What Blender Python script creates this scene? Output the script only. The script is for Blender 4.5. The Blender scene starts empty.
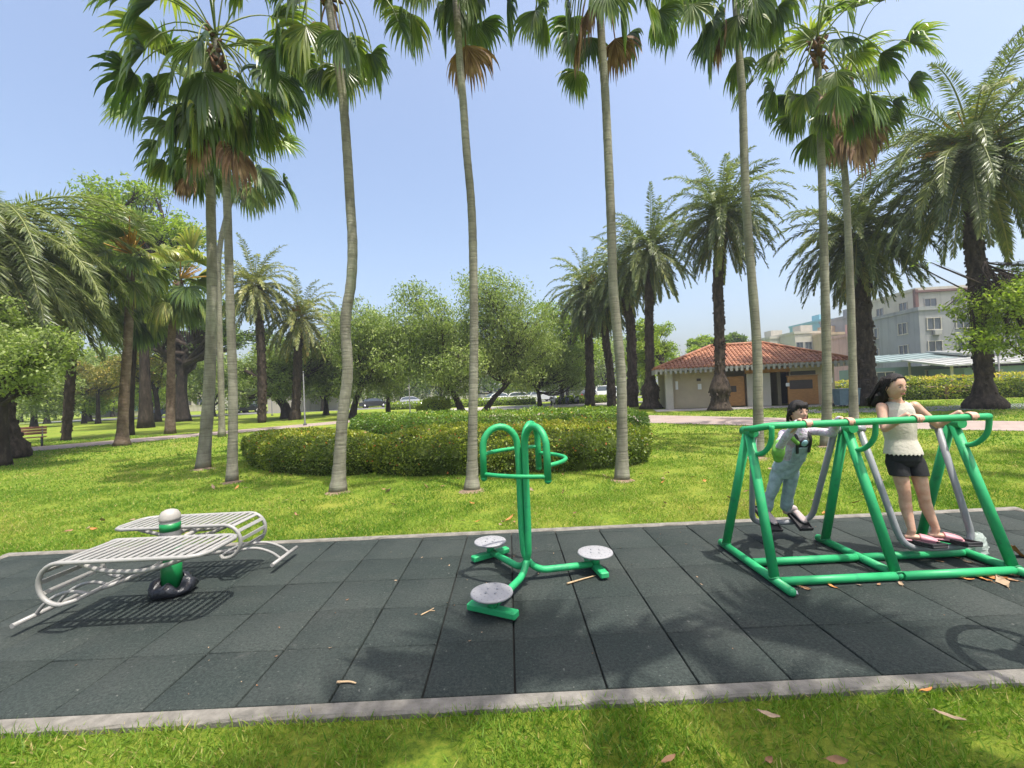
import bpy, bmesh, math, random
import numpy as np
from mathutils import Vector, Matrix

# ------------------------------------------------------------------ camera, sky, sun, exposure
SC = bpy.context.scene
COL = SC.collection
CAM_F, CAM_PITCH, CAM_ROLL, CAM_H, CAM_YAW = 430.1, 0.01633, 0.04278, 1.6236, -0.009726
_F = np.array([0, math.cos(CAM_PITCH), math.sin(CAM_PITCH)])
_R0 = np.array([1.0, 0, 0]); _U0 = np.cross(_R0, _F)
_c, _s = math.cos(CAM_ROLL), math.sin(CAM_ROLL)
_R = _c * _R0 - _s * _U0; _U = _s * _R0 + _c * _U0
_cy, _sy = math.cos(CAM_YAW), math.sin(CAM_YAW)
_M = np.array([[_cy, -_sy, 0], [_sy, _cy, 0], [0, 0, 1]])
_F, _R, _U = _M @ _F, _M @ _R, _M @ _U
CAMP = np.array([0, 0, CAM_H])
cd = bpy.data.cameras.new('camera'); cam = bpy.data.objects.new('camera', cd); COL.objects.link(cam)
cd.sensor_width = 36.0; cd.sensor_fit = 'HORIZONTAL'; cd.lens = CAM_F / 1024 * 36.0
cd.clip_start = 0.05; cd.clip_end = 2000
cam.matrix_world = Matrix([[_R[i], _U[i], -_F[i], CAMP[i]] for i in range(3)] + [[0, 0, 0, 1]])
SC.camera = cam
SUN_DIR = np.array([0.24, -0.24, 1.0]); SUN_DIR /= np.linalg.norm(SUN_DIR)
W = bpy.data.worlds.new('World'); SC.world = W; W.use_nodes = True
nt = W.node_tree; bg = nt.nodes['Background']
sky = nt.nodes.new('ShaderNodeTexSky'); sky.sky_type = 'NISHITA'; sky.sun_disc = False
sky.sun_elevation = math.asin(SUN_DIR[2]); sky.sun_rotation = math.atan2(SUN_DIR[0], SUN_DIR[1])
sky.air_density = 1.0; sky.dust_density = 5.0; sky.ozone_density = 1.0; sky.altitude = 0
nt.links.new(sky.outputs[0], bg.inputs[0]); bg.inputs[1].default_value = 0.15
sl = bpy.data.lights.new('sun', 'SUN'); so = bpy.data.objects.new('sun', sl); COL.objects.link(so)
sl.energy = 3.1; sl.angle = math.radians(0.5); sl.color = (1.0, 0.955, 0.88)
so.location = (0, 0, 40)
so.rotation_euler = Vector(-SUN_DIR).to_track_quat('-Z', 'Y').to_euler()
SC.view_settings.view_transform = 'Standard'; SC.view_settings.look = 'None'
SC.view_settings.gamma = 1.0; SC.view_settings.exposure = 1.0; SC.view_settings.use_curve_mapping = False
try:
    SC.cycles.max_bounces = 6; SC.cycles.transparent_max_bounces = 6; SC.cycles.use_denoising = True
    SC.cycles.sample_clamp_indirect = 6
except Exception: pass

# a sight line of the photo turned into a point of the place: on the ground (g) or at a depth in metres (at)
def ray(px, py): return _F + _R * (px - 512) / CAM_F + _U * (384 - py) / CAM_F
def g(px, py, z=0.0):
    r = ray(px, py); return CAMP + r * ((z - CAM_H) / r[2])
def at(px, py, Y):
    r = ray(px, py); return CAMP + r * (Y / r[1])

# ------------------------------------------------------------------ helpers
ORG = {}
def tag(o, label=None, cat=None, group=None, kind=None):
    if label: o['label'] = label
    if cat: o['category'] = cat
    if group: o['group'] = group
    if kind: o['kind'] = kind
    return o
def thing(name, loc, label, cat, group=None):
    o = bpy.data.objects.new(name, None); COL.objects.link(o); o.location = loc
    o.empty_display_size = 0.1
    ORG[o] = np.array(loc, float)
    return tag(o, label, cat, group)
def nrm(v):
    v = np.asarray(v, float); return v / (np.linalg.norm(v, axis=-1, keepdims=True) + 1e-12)
def link(name, me, mats, parent, loc):
    o = bpy.data.objects.new(name, me); COL.objects.link(o)
    for m in (mats if isinstance(mats, (list, tuple)) else [mats]): me.materials.append(m)
    if parent is not None:
        o.parent = parent; ORG[o] = ORG[parent]
    else:
        o.location = loc; ORG[o] = np.array(loc, float)
    return o
class MB:
    def __init__(s): s.v = []; s.f = []; s.mi = []; s.sm = []; s.cur = 0
    def add(s, V, F, smooth=False):
        n = len(s.v); s.v += [tuple(map(float, p)) for p in V]
        for f in F: s.f.append(tuple(i + n for i in f)); s.mi.append(s.cur); s.sm.append(smooth)
        return s
    def box(s, c, size, rz=0.0, bv=0.0, M=None):
        hx, hy, hz = [d / 2 for d in size]; c = np.array(c, float)
        b = min(bv, hx * .9, hy * .9, hz * .9)
        sg = [(-1, -1, -1), (1, -1, -1), (1, 1, -1), (-1, 1, -1), (-1, -1, 1), (1, -1, 1), (1, 1, 1), (-1, 1, 1)]
        if b <= 0:
            P = np.array([[a * hx, d * hy, e * hz] for a, d, e in sg])
            F = [(0, 3, 2, 1), (4, 5, 6, 7), (0, 1, 5, 4), (1, 2, 6, 5), (2, 3, 7, 6), (3, 0, 4, 7)]
        else:
            P = []
            for a, d, e in sg:
                P += [[a * hx, d * (hy - b), e * (hz - b)], [a * (hx - b), d * hy, e * (hz - b)], [a * (hx - b), d * (hy - b), e * hz]]
            P = np.array(P)
            q = [(0, 3, 2, 1, 2), (4, 5, 6, 7, 2), (0, 1, 5, 4, 1), (1, 2, 6, 5, 0), (2, 3, 7, 6, 1), (3, 0, 4, 7, 0)]
            F = [tuple(3 * i + k for i in (a, d, e, h)) for a, d, e, h, k in q]
            for i, j, ax in [(0, 1, 0), (3, 2, 0), (4, 5, 0), (7, 6, 0), (1, 2, 1), (0, 3, 1), (5, 6, 1), (4, 7, 1), (0, 4, 2), (1, 5, 2), (2, 6, 2), (3, 7, 2)]:
                k1, k2 = [k for k in range(3) if k != ax]
                F.append((3 * i + k1, 3 * j + k1, 3 * j + k2, 3 * i + k2))
            for i in range(8): F.append((3 * i, 3 * i + 1, 3 * i + 2))
        if M is not None: P = P @ np.array(M).T
        if rz:
            ca, sa = math.cos(rz), math.sin(rz); P = P @ np.array([[ca, sa, 0], [-sa, ca, 0], [0, 0, 1]])
        return s.add(P + c, F)
    def tube(s, path, r, n=10, closed=False, flat=1.0, up=None, smooth=True, cap=True):
        P = np.array(path, float); m = len(P)
        R = np.full(m, r, float) if np.isscalar(r) else np.array(r, float)
        if closed: T = nrm(np.roll(P, -1, 0) - np.roll(P, 1, 0))
        else: T = nrm(np.gradient(P, axis=0))
        u = np.array(up, float) if up is not None else (np.array([0, 0, 1.0]) if abs(T[0][2]) < .9 else np.array([0, 1.0, 0]))
        V = []; 
        for i in range(m):
            a = u - T[i] * (u @ T[i]); a = nrm(a); b = np.cross(T[i], a)
            if up is None: u = a
            for k in range(n):
                t = 2 * math.pi * k / n
                V.append(P[i] + R[i] * (a * math.cos(t) * flat + b * math.sin(t)))
        F = []
        for i in range(m if closed else m - 1):
            j = (i + 1) % m
            for k in range(n):
                l = (k + 1) % n
                F.append((i * n + k, i * n + l, j * n + l, j * n + k))
        s.add(V, F, smooth)
        if cap and not closed:
            k0 = len(s.v) - m * n
            s.f.append(tuple(range(k0 + n - 1, k0 - 1, -1))); s.mi.append(s.cur); s.sm.append(False)
            k1 = k0 + (m - 1) * n
            s.f.append(tuple(range(k1, k1 + n))); s.mi.append(s.cur); s.sm.append(False)
        return s
    def lathe(s, c, prof, n=24, ax=None, smooth=True):
        c = np.array(c, float); V = []; F = []
        A = np.eye(3) if ax is None else np.array(Vector(ax).to_track_quat('Z', 'Y').to_matrix())
        for r, z in prof:
            for k in range(n):
                t = 2 * math.pi * k / n; V.append(c + A @ np.array([r * math.cos(t), r * math.sin(t), z]))
        for i in range(len(prof) - 1):
            for k in range(n):
                l = (k + 1) % n; F.append((i * n + k, i * n + l, (i + 1) * n + l, (i + 1) * n + k))
        F.append(tuple(range(n - 1, -1, -1))); F.append(tuple(range((len(prof) - 1) * n, len(prof) * n)))
        return s.add(V, F, smooth)
    def ball(s, c, r, n=12, m=8):
        r = np.array([r, r, r], float) if np.isscalar(r) else np.array(r, float)
        V = [np.array(c) + r * np.array([math.sin(math.pi * i / m) * math.cos(2 * math.pi * k / n), math.sin(math.pi * i / m) * math.sin(2 * math.pi * k / n), math.cos(math.pi * i / m)]) for i in range(1, m) for k in range(n)]
        F = [((i) * n + k, (i + 1) * n + k, (i + 1) * n + (k + 1) % n, i * n + (k + 1) % n) for i in range(m - 2) for k in range(n)]
        a = len(V); V += [np.array(c) + r * np.array([0, 0, 1]), np.array(c) - r * np.array([0, 0, 1])]
        F += [(a, k, (k + 1) % n) for k in range(n)] + [(a + 1, (m - 2) * n + (k + 1) % n, (m - 2) * n + k) for k in range(n)]
        return s.add(V, F, True)
    def prism(s, poly, z0, z1):
        n = len(poly); V = [(x, y, z0) for x, y in poly] + [(x, y, z1) for x, y in poly]
        F = [tuple(range(n - 1, -1, -1)), tuple(range(n, 2 * n))] + [(i, (i + 1) % n, n + (i + 1) % n, n + i) for i in range(n)]
        return s.add(V, F)
    def build(s, name, mats, parent=None, loc=(0, 0, 0)):
        off = ORG[parent] if parent is not None else np.array(loc, float)
        me = bpy.data.meshes.new(name)
        me.from_pydata([tuple(np.array(p) - off) for p in s.v], [], s.f)
        bm = bmesh.new(); bm.from_mesh(me); bmesh.ops.recalc_face_normals(bm, faces=bm.faces); bm.to_mesh(me); bm.free()
        me.polygons.foreach_set('material_index', s.mi); me.polygons.foreach_set('use_smooth', s.sm); me.update()
        return link(name, me, mats, parent, loc)
def npmesh(name, V, F, mats, parent=None, loc=(0, 0, 0), rnd=None, smooth=False):
    off = ORG[parent] if parent is not None else np.array(loc, float)
    V = np.asarray(V, float).reshape(-1, 3) - off; F = np.asarray(F, np.int32); k = F.shape[1]
    me = bpy.data.meshes.new(name)
    me.vertices.add(len(V)); me.vertices.foreach_set('co', V.astype(np.float32).ravel())
    me.loops.add(F.size); me.loops.foreach_set('vertex_index', F.ravel())
    me.polygons.add(len(F)); me.polygons.foreach_set('loop_start', np.arange(0, F.size, k, dtype=np.int32))
    try: me.polygons.foreach_set('loop_total', np.full(len(F), k, np.int32))
    except Exception: pass
    if smooth: me.polygons.foreach_set('use_smooth', np.ones(len(F), bool))
    if rnd is not None:
        a = me.attributes.new('rnd', 'FLOAT', 'POINT'); a.data.foreach_set('value', np.asarray(rnd, np.float32).ravel())
    me.update(); me.validate()
    return link(name, me, mats, parent, loc)
def curve(pts, n=8):
    """Catmull-Rom through pts"""
    P = np.array(pts, float); Q = np.vstack([2 * P[0] - P[1], P, 2 * P[-1] - P[-2]]); out = []
    for i in range(1, len(Q) - 2):
        for t in np.linspace(0, 1, n, endpoint=False):
            a, b, c, d = Q[i - 1:i + 3]
            out.append(.5 * (2 * b + (c - a) * t + (2 * a - 5 * b + 4 * c - d) * t * t + (3 * b - a - 3 * c + d) * t ** 3))
    out.append(P[-1]); return np.array(out)
def fillet(pts, r, n=6, closed=False):
    """polyline with rounded corners"""
    P = [np.array(p, float) for p in pts]; m = len(P); out = []
    for i in range(m):
        if not closed and i in (0, m - 1): out.append(P[i]); continue
        a, b, c = P[i - 1], P[i], P[(i + 1) % m]
        ra = min(r, np.linalg.norm(a - b) * .49, np.linalg.norm(c - b) * .49)
        p0 = b + nrm(a - b) * ra; p1 = b + nrm(c - b) * ra
        for t in np.linspace(0, 1, n): out.append((1 - t) ** 2 * p0 + 2 * t * (1 - t) * b + t * t * p1)
    return np.array(out)

# ------------------------------------------------------------------ materials
def ng(name):
    m = bpy.data.materials.new(name); m.use_nodes = True
    t = m.node_tree; return m, t, t.nodes['Principled BSDF']
def ramp(t, stops, fac):
    r = t.nodes.new('ShaderNodeValToRGB'); e = r.color_ramp.elements
    e[0].position, e[0].color = stops[0][0], (*stops[0][1], 1); e[1].position, e[1].color = stops[-1][0], (*stops[-1][1], 1)
    for p, c in stops[1:-1]: x = e.new(p); x.color = (*c, 1)
    t.links.new(fac, r.inputs[0]); return r.outputs[0]
def noise(t, scale, detail=4, vec=None, rough=.55, sc3=None):
    n = t.nodes.new('ShaderNodeTexNoise'); n.inputs['Scale'].default_value = scale; n.inputs['Detail'].default_value = detail
    n.inputs['Roughness'].default_value = rough
    if vec is None:
        tc = t.nodes.new('ShaderNodeTexCoord'); vec = tc.outputs['Object']
    if sc3:
        mp = t.nodes.new('ShaderNodeMapping'); mp.inputs['Scale'].default_value = sc3; t.links.new(vec, mp.inputs[0]); vec = mp.outputs[0]
    t.links.new(vec, n.inputs['Vector']); return n.outputs['Fac']
def mixc(t, fac, a, b, mode='MIX'):
    m = t.nodes.new('ShaderNodeMix'); m.data_type = 'RGBA'; m.blend_type = mode
    for sock, v in ((m.inputs[0], fac), (m.inputs[6], a), (m.inputs[7], b)):
        if isinstance(v, (int, float)): sock.default_value = v
        elif isinstance(v, tuple): sock.default_value = (*v, 1)
        else: t.links.new(v, sock)
    return m.outputs[2]
def bump(t, p, h, strength=.3, dist=.01):
    b = t.nodes.new('ShaderNodeBump'); b.inputs['Strength'].default_value = strength; b.inputs['Distance'].default_value = dist
    t.links.new(h, b.inputs['Height']); t.links.new(b.outputs[0], p.inputs['Normal'])
def pmat(name, col, rough=.5, metal=0.0, var=.15, scale=6.0, bmp=0.0, bscale=60.0, spec=.5, dark=None, sc3=None, coat=0.0):
    m, t, p = ng(name)
    n = noise(t, scale, 5, sc3=sc3)
    lo = dark or tuple(c * (1 - var) for c in col); hi = tuple(min(1, c * (1 + var)) for c in col)
    t.links.new(ramp(t, [(.3, lo), (.7, hi)], n), p.inputs['Base Color'])
    p.inputs['Roughness'].default_value = rough; p.inputs['Metallic'].default_value = metal
    p.inputs['Specular IOR Level'].default_value = spec
    if coat: p.inputs['Coat Weight'].default_value = coat
    if bmp: bump(t, p, noise(t, bscale, 3), bmp)
    return m
def leafmat(name, stops, trans=.3, rough=.5, tcol=1.25, spec=.4):
    m, t, p = ng(name)
    a = t.nodes.new('ShaderNodeAttribute'); a.attribute_name = 'rnd'
    c = ramp(t, stops, a.outputs['Fac'])
    t.links.new(c, p.inputs['Base Color']); p.inputs['Roughness'].default_value = rough; p.inputs['Specular IOR Level'].default_value = spec
    tr = t.nodes.new('ShaderNodeBsdfTranslucent')
    t.links.new(mixc(t, 1.0, c, (1.0 * tcol, 1.15 * tcol, .55 * tcol), 'MULTIPLY'), tr.inputs['Color'])
    mx = t.nodes.new('ShaderNodeMixShader'); mx.inputs[0].default_value = trans
    t.links.new(p.outputs[0], mx.inputs[1]); t.links.new(tr.outputs[0], mx.inputs[2])
    t.links.new(mx.outputs[0], t.nodes['Material Output'].inputs['Surface'])
    return m
def kites(P, D, N, L, Wd, droop=0.0):
    """leaf shapes: base point, direction, normal, length, width -> verts (n*4,3), quads"""
    P, D, N = np.asarray(P, float), nrm(D), np.asarray(N, float)
    S = nrm(np.cross(D, N)); L = np.asarray(L, float).reshape(-1, 1); Wd = np.asarray(Wd, float).reshape(-1, 1)
    mid = P + D * L * .45
    tip = P + D * L; tip[:, 2] -= (droop * L)[:, 0] if not np.isscalar(droop) or droop else 0
    V = np.stack([P, mid + S * Wd * .5, tip, mid - S * Wd * .5], 1).reshape(-1, 3)
    F = np.arange(len(P) * 4, dtype=np.int32).reshape(-1, 4)
    return V, F
def rdir(rng, n): return nrm(rng.normal(size=(n, 3)))
# ------------------------------------------------------------------ the setting: lawn, rubber paving, kerb, paths
MX0, MX1, MY0, MY1 = -5.72, 5.80, 2.342, 4.95          # rubber surface
def pnoise(x, y, s, seed=0):
    r = np.random.default_rng(seed); o = np.zeros_like(x)
    for k in range(6):
        a = r.uniform(0, 6.28); f = s * r.uniform(.5, 2.2); p = r.uniform(0, 6.28)
        o += np.sin((x * math.cos(a) + y * math.sin(a)) * f + p + 1.3 * np.sin((x * math.sin(a) - y * math.cos(a)) * f * .7 + p))
    return o / 6
m, t, p = ng('lawn_soil')
n1 = noise(t, 26, 6, rough=.7); n2 = noise(t, .55, 4); n3 = noise(t, 3.2, 4)
c = ramp(t, [(.30, (.055, .10, .012)), (.48, (.14, .215, .02)), (.62, (.22, .27, .03)), (.78, (.36, .32, .085))], n1)
c = mixc(t, ramp(t, [(.42, (0, 0, 0)), (.68, (.5, .5, .5))], n2), c, (.30, .28, .05))
c = mixc(t, ramp(t, [(.5, (0, 0, 0)), (.75, (.35, .35, .35))], n3), c, (.10, .18, .018))
t.links.new(c, p.inputs['Base Color']); p.inputs['Roughness'].default_value = .9; p.inputs['Specular IOR Level'].default_value = .15
bump(t, p, n1, .9, .05)
M_LAWN = m
b = MB(); b.add([(-500, -60, -.03), (500, -60, -.03), (500, 700, -.03), (-500, 700, -.03)], [(0, 1, 2, 3)])
tag(b.build('lawn_ground', M_LAWN), kind='structure')

# rubber tiles: separate slabs in one sheet, narrow open joints
m, t, p = ng('rubber_crumb')
a = t.nodes.new('ShaderNodeAttribute'); a.attribute_name = 'rnd'
base = ramp(t, [(0, (.0175, .026, .023)), (.5, (.0235, .0335, .030)), (1, (.0305, .040, .0355))], a.outputs['Fac'])
gr = noise(t, 150, 3, rough=.85); dust = noise(t, 1.1, 5, rough=.65); dirt = noise(t, 7.0, 6, rough=.7)
c = mixc(t, ramp(t, [(.46, (0, 0, 0)), (.68, (.8, .8, .8))], gr), base, (.046, .058, .053))
c = mixc(t, ramp(t, [(.34, (.8, .8, .8)), (.47, (0, 0, 0))], gr), c, (.010, .015, .014))
c = mixc(t, ramp(t, [(.42, (0, 0, 0)), (.72, (.42, .42, .42))], dust), c, (.070, .074, .066))
c = mixc(t, ramp(t, [(.60, (0, 0, 0)), (.78, (.4, .4, .4))], dirt), c, (.15, .15, .135))
gr2 = noise(t, 52, 4, rough=.8); sp = noise(t, 34, 2, rough=.5)
c = mixc(t, ramp(t, [(.40, (.55, .55, .55)), (.50, (0, 0, 0))], gr2), c, (.011, .016, .015))
c = mixc(t, ramp(t, [(.52, (0, 0, 0)), (.66, (.6, .6, .6))], gr2), c, (.058, .070, .064))
c = mixc(t, ramp(t, [(.70, (0, 0, 0)), (.74, (.7, .7, .7))], sp), c, (.13, .135, .12))
t.links.new(c, p.inputs['Base Color']); p.inputs['Roughness'].default_value = .85; p.inputs['Specular IOR Level'].default_value = .25
bump(t, p, gr2, .7, .012)
M_RUB = m
rng = np.random.default_rng(3)
V = []; F = []; RN = []
xs = [-2.0324 + .5 * k for k in range(-8, 17)]; xs = [x for x in xs if MX0 < x < MX1]; xs = [MX0] + xs + [MX1]
ys = [MY0 + .5 * k for k in range(6)] + [MY1]
for i in range(len(xs) - 1):
    off = rng.uniform(-.012, .012) + (rng.uniform(-.06, .06) if xs[i] < -2.6 else 0)
    for j in range(len(ys) - 1):
        gx, gy = (.0062 if xs[i] > -2.6 else .003), .0024
        x0, x1 = xs[i] + gx, xs[i + 1] - gx
        y0 = ys[j] + (off if j else 0) + gy; y1 = ys[j + 1] + (off if j < len(ys) - 2 else 0) - gy
        z = rng.uniform(-.002, .002) ; tl = rng.uniform(-.0028, .0028, 4); bv = .004
        q = [(x0, y0), (x1, y0), (x1, y1), (x0, y1)]
        qi = [(x0 + bv, y0 + bv), (x1 - bv, y0 + bv), (x1 - bv, y1 - bv), (x0 + bv, y1 - bv)]
        n = len(V)
        V += [(*s, -.027) for s in q] + [(*s, z + tl[k] - bv) for k, s in enumerate(q)] + [(*s, z + tl[k]) for k, s in enumerate(qi)]
        F += [(n + 8, n + 9, n + 10, n + 11)]
        for k in range(4):
            l = (k + 1) % 4; F += [(n + k, n + l, n + 4 + l, n + 4 + k), (n + 4 + k, n + 4 + l, n + 8 + l, n + 8 + k)]
        RN += [rng.uniform(0, 1)] * 12
tag(npmesh('rubber_paving', V, F, M_RUB, rnd=RN), kind='structure')
M_BED = pmat('joint_dirt', (.016, .018, .017), .95)
b = MB(); b.add([(MX0, MY0, -.026), (MX1, MY0, -.026), (MX1, MY1, -.026), (MX0, MY1, -.026)], [(0, 1, 2, 3)])
tag(b.build('paving_bed', M_BED), kind='structure')
# concrete edging with a worn, slightly uneven arris
m, t, p = ng('edge_concrete')
n1 = noise(t, 9, 6, rough=.65); n2 = noise(t, 90, 3); n3 = noise(t, 1.7, 3)
c = ramp(t, [(.3, (.10, .094, .078)), (.55, (.185, .172, .147)), (.75, (.25, .236, .208))], n1)
c = mixc(t, ramp(t, [(.55, (0, 0, 0)), (.8, (.5, .5, .5))], n3), c, (.13, .125, .10))
t.links.new(c, p.inputs['Base Color']); p.inputs['Roughness'].default_value = .9; bump(t, p, n2, .5, .01)
M_CONC = m
def edging(a, b_, w, z):
    a, b_ = np.array(a, float), np.array(b_, float); d = nrm(b_ - a); nn = np.array([-d[1], d[0]]); L = np.linalg.norm(b_ - a)
    mb = MB(); r = random.Random(int(L * 100)); n = int(L / .12); s = np.linspace(0, L, n)
    V = []
    for k in s:
        e = [r.gauss(0, .0022) for _ in range(4)]
        q = a + d * k; V += [(*(q + nn * e[0]), -.03), (*(q + nn * e[0]), z - .012 + e[1]), (*(q + nn * (.012 + e[2] * 1.5)), z + e[3] * .5), (*(q + nn * (w - .012)), z), (*(q + nn * w), z - .012), (*(q + nn * w), -.03)]
    F = [(i * 6 + j, i * 6 + j + 1, (i + 1) * 6 + j + 1, (i + 1) * 6 + j) for i in range(n - 1) for j in range(5)]
    F += [tuple(range(5, -1, -1)), tuple(range((n - 1) * 6, n * 6))]
    mb.add(V, F); return mb.build('kerb_edging', M_CONC)
for o in (edging((MX0 - .1, MY0 - .105), (MX1 + .1, MY0 - .105), .10, .006), edging((MX0 - .1, MY1 + .005), (MX1 + .1, MY1 + .005), .09, .012),
          edging((MX0 - .005, MY0), (MX0 - .005, MY1), .09, .010), edging((MX1 + .095, MY0), (MX1 + .095, MY1), .09, .010)):
    tag(o, kind='structure')

# paths: strip along a centre line, a slab a little above the lawn soil
def strip(name, pts, w, mat, z=-.012, n=6):
    P = curve([(x, y, 0) for x, y in pts], n)[:, :2]; T = nrm(np.gradient(P, axis=0)); N = np.stack([-T[:, 1], T[:, 0]], 1)
    wd = np.array(w if not np.isscalar(w) else [w] * len(pts), float); wd = np.interp(np.linspace(0, 1, len(P)), np.linspace(0, 1, len(pts)), wd)[:, None]
    A, B = P + N * wd / 2, P - N * wd / 2
    V = [(*q, z) for q in A] + [(*q, z) for q in B] + [(*q, -.04) for q in A] + [(*q, -.04) for q in B]; k = len(P)
    F = []
    for i in range(k - 1): F += [(i, i + 1, k + i + 1, k + i), (2 * k + i, 2 * k + i + 1, i + 1, i), (k + i, k + i + 1, 3 * k + i + 1, 3 * k + i)]
    mb = MB(); mb.add(V, F); return tag(mb.build(name, mat), kind='structure'), A, B
m, t, p = ng('brick_paving')
tc = t.nodes.new('ShaderNodeTexCoord'); br = t.nodes.new('ShaderNodeTexBrick'); t.links.new(tc.outputs['Object'], br.inputs['Vector'])
br.inputs['Scale'].default_value = 1.0; br.inputs['Brick Width'].default_value = .42; br.inputs['Row Height'].default_value = .21; br.inputs['Mortar Size'].default_value = .012
br.inputs['Color1'].default_value = (.33, .245, .205, 1); br.inputs['Color2'].default_value = (.26, .20, .175, 1); br.inputs['Mortar'].default_value = (.15, .125, .11, 1)
c = mixc(t, ramp(t, [(.35, (0, 0, 0)), (.75, (.6, .6, .6))], noise(t, .9, 5)), br.outputs['Color'], (.30, .27, .245))
t.links.new(c, p.inputs['Base Color']); p.inputs['Roughness'].default_value = .9
M_BRICK = m
M_PLAZA = pmat('plaza_concrete', (.34, .315, .29), .9, var=.18, scale=.8, bmp=.2, bscale=20)
M_ASPH = pmat('grey_asphalt', (.14, .14, .145), .9, var=.2, scale=.7, bmp=.3, bscale=40)
PATHS = []
_, A, B = strip('footpath', [(30, 4.5), (24, 6.2), (17.5, 10.3), (12.2, 14.9), (7.6, 20.2), (3.2, 25.5), (-.5, 31), (-2, 38)], [3.0, 3.0, 3.1, 3.4, 4.2, 4.4, 5, 6], M_BRICK); PATHS.append((A, B))
_, A, B = strip('footpath', [(-45, 3), (-30, 12.2), (-21.4, 18.8), (-16.9, 23.6), (-12.5, 29), (-8, 35), (-3.5, 40)], [3.2, 3.2, 3.2, 3.0, 3.0, 3.4, 3.6], M_BRICK, z=-.016); PATHS.append((A, B))
_, A, B = strip('plaza_paving', [(-9, 43.5), (0, 43), (8, 43.5), (13, 46)], [7, 9, 8, 6], M_PLAZA, z=-.008); PATHS.append((A, B))
_, A, B = strip('service_path', [(14.2, 21.6), (17.5, 20.3), (22, 19.2), (30, 18.2), (44, 17)], [2.6, 3.0, 3.0, 3.0, 3.2], M_ASPH, z=-.008); PATHS.append((A, B))
_, A, B = strip('side_path', [(22, 31), (28, 27.6), (36, 24.2), (48, 21)], [2.5, 2.6, 2.6, 2.6], M_BRICK, z=-.016); PATHS.append((A, B))
_, A, B = strip('car_road', [(-70, 66), (-20, 63), (10, 62.5), (40, 60), (90, 52)], 9, M_ASPH, z=-.012)
_, A, B = strip('apron', [(9.3, 27.4), (14.5, 26.15), (20.2, 24.85)], 2.2, M_PLAZA, z=-.004)

# ------------------------------------------------------------------ grass blades
def inpoly(x, y, poly):
    P = np.asarray(poly); r = np.zeros(len(x), bool); j = len(P) - 1
    for i in range(len(P)):
        xi, yi = P[i]; xj, yj = P[j]
        with np.errstate(divide='ignore', invalid='ignore'):
            r ^= ((yi > y) != (yj > y)) & (x < (xj - xi) * (y - yi) / (yj - yi + 1e-12) + xi)
        j = i
    return r
SOIL = [(*g(px_, py_)[:2], r_) for px_, py_, r_ in ((232, 481, .23), (203, 468, .29), (338, 491, .22), (472, 489, .22), (622, 479, .22), (757, 457, .24), (826, 446, .22))]
M_SOIL = pmat('bare_soil', (.19, .135, .085), .95, var=.4, scale=14, bmp=.8, bscale=50)
for sx, sy, sr in SOIL:
    r_ = random.Random(int(sx * 100)); mb = MB(); n_ = 18; V = [(sx, sy, -.004)] + [(sx + math.cos(a) * sr * (.8 + .4 * r_.random()) * .5, sy + math.sin(a) * sr * (.8 + .4 * r_.random()) * .5, -.012) for a in np.linspace(0, 6.283, n_ + 1)[:-1]] + [(sx + math.cos(a) * sr * (.8 + .45 * r_.random()), sy + math.sin(a) * sr * (.8 + .45 * r_.random()), -.031) for a in np.linspace(0, 6.283, n_ + 1)[:-1]]
    mb.add(V, [(0, 1 + i, 1 + (i + 1) % n_) for i in range(n_)] + [(1 + i, 1 + n_ + i, 1 + n_ + (i + 1) % n_, 1 + (i + 1) % n_) for i in range(n_)], True); tag(mb.build('bare_soil', M_SOIL), kind='structure')
PATHPOLY = [np.vstack([A, B[::-1]]) for A, B in PATHS]
def blades(rng, x0, x1, y0, y1, dens, L, Wd, lean=.8):
    n = int((x1 - x0) * (y1 - y0) * dens)
    x, y = rng.uniform(x0, x1, n), rng.uniform(y0, y1, n)
    k = (np.abs(x / (np.abs(y) + 1.2)) < 1.75)
    k &= ~((x > MX0 - .085) & (x < MX1 + .085) & (y > MY0 - .095) & (y < MY1 + .085))
    if y1 > 9:
        for q in PATHPOLY[:2]: k &= ~inpoly(x, y, q)
    bare = pnoise(x, y, 5.0, 5)
    k &= (rng.uniform(size=n) < .62 + .9 * bare)
    for sx, sy, sr in SOIL: k &= ((x - sx) ** 2 + (y - sy) ** 2 > (sr * rng.uniform(.55, 1.05, n)) ** 2)
    x, y = x[k], y[k]; n = len(x)
    big = pnoise(x, y, .8, 1) + .6 * pnoise(x, y, 3.3, 2)
    hgt = rng.uniform(.55, 1.15, n) * (1 + .35 * pnoise(x, y, 4.5, 7)) * L
    D = np.stack([rng.normal(0, lean, n), rng.normal(0, lean, n), np.ones(n)], 1)
    P = np.stack([x, y, np.full(n, -.031)], 1)
    a = rng.uniform(0, 6.28, n)
    V, F = kites(P, D, np.stack([np.cos(a), np.sin(a), np.zeros(n)], 1), hgt, rng.uniform(.7, 1.3, n) * Wd)
    col = np.clip(.46 + .34 * big + rng.normal(0, .19, n), 0, 1)
    col[rng.uniform(size=n) < .035] = .97
    return V, F, np.repeat(col, 4)
M_GRASS = leafmat('grass_blade', [(0, (.055, .15, .012)), (.3, (.13, .25, .018)), (.55, (.19, .30, .034)), (.8, (.29, .35, .06)), (.93, (.42, .36, .10)), (1, (.52, .41, .19))], trans=.4, rough=.55, tcol=1.0, spec=.3)
rng = np.random.default_rng(11)
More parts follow.
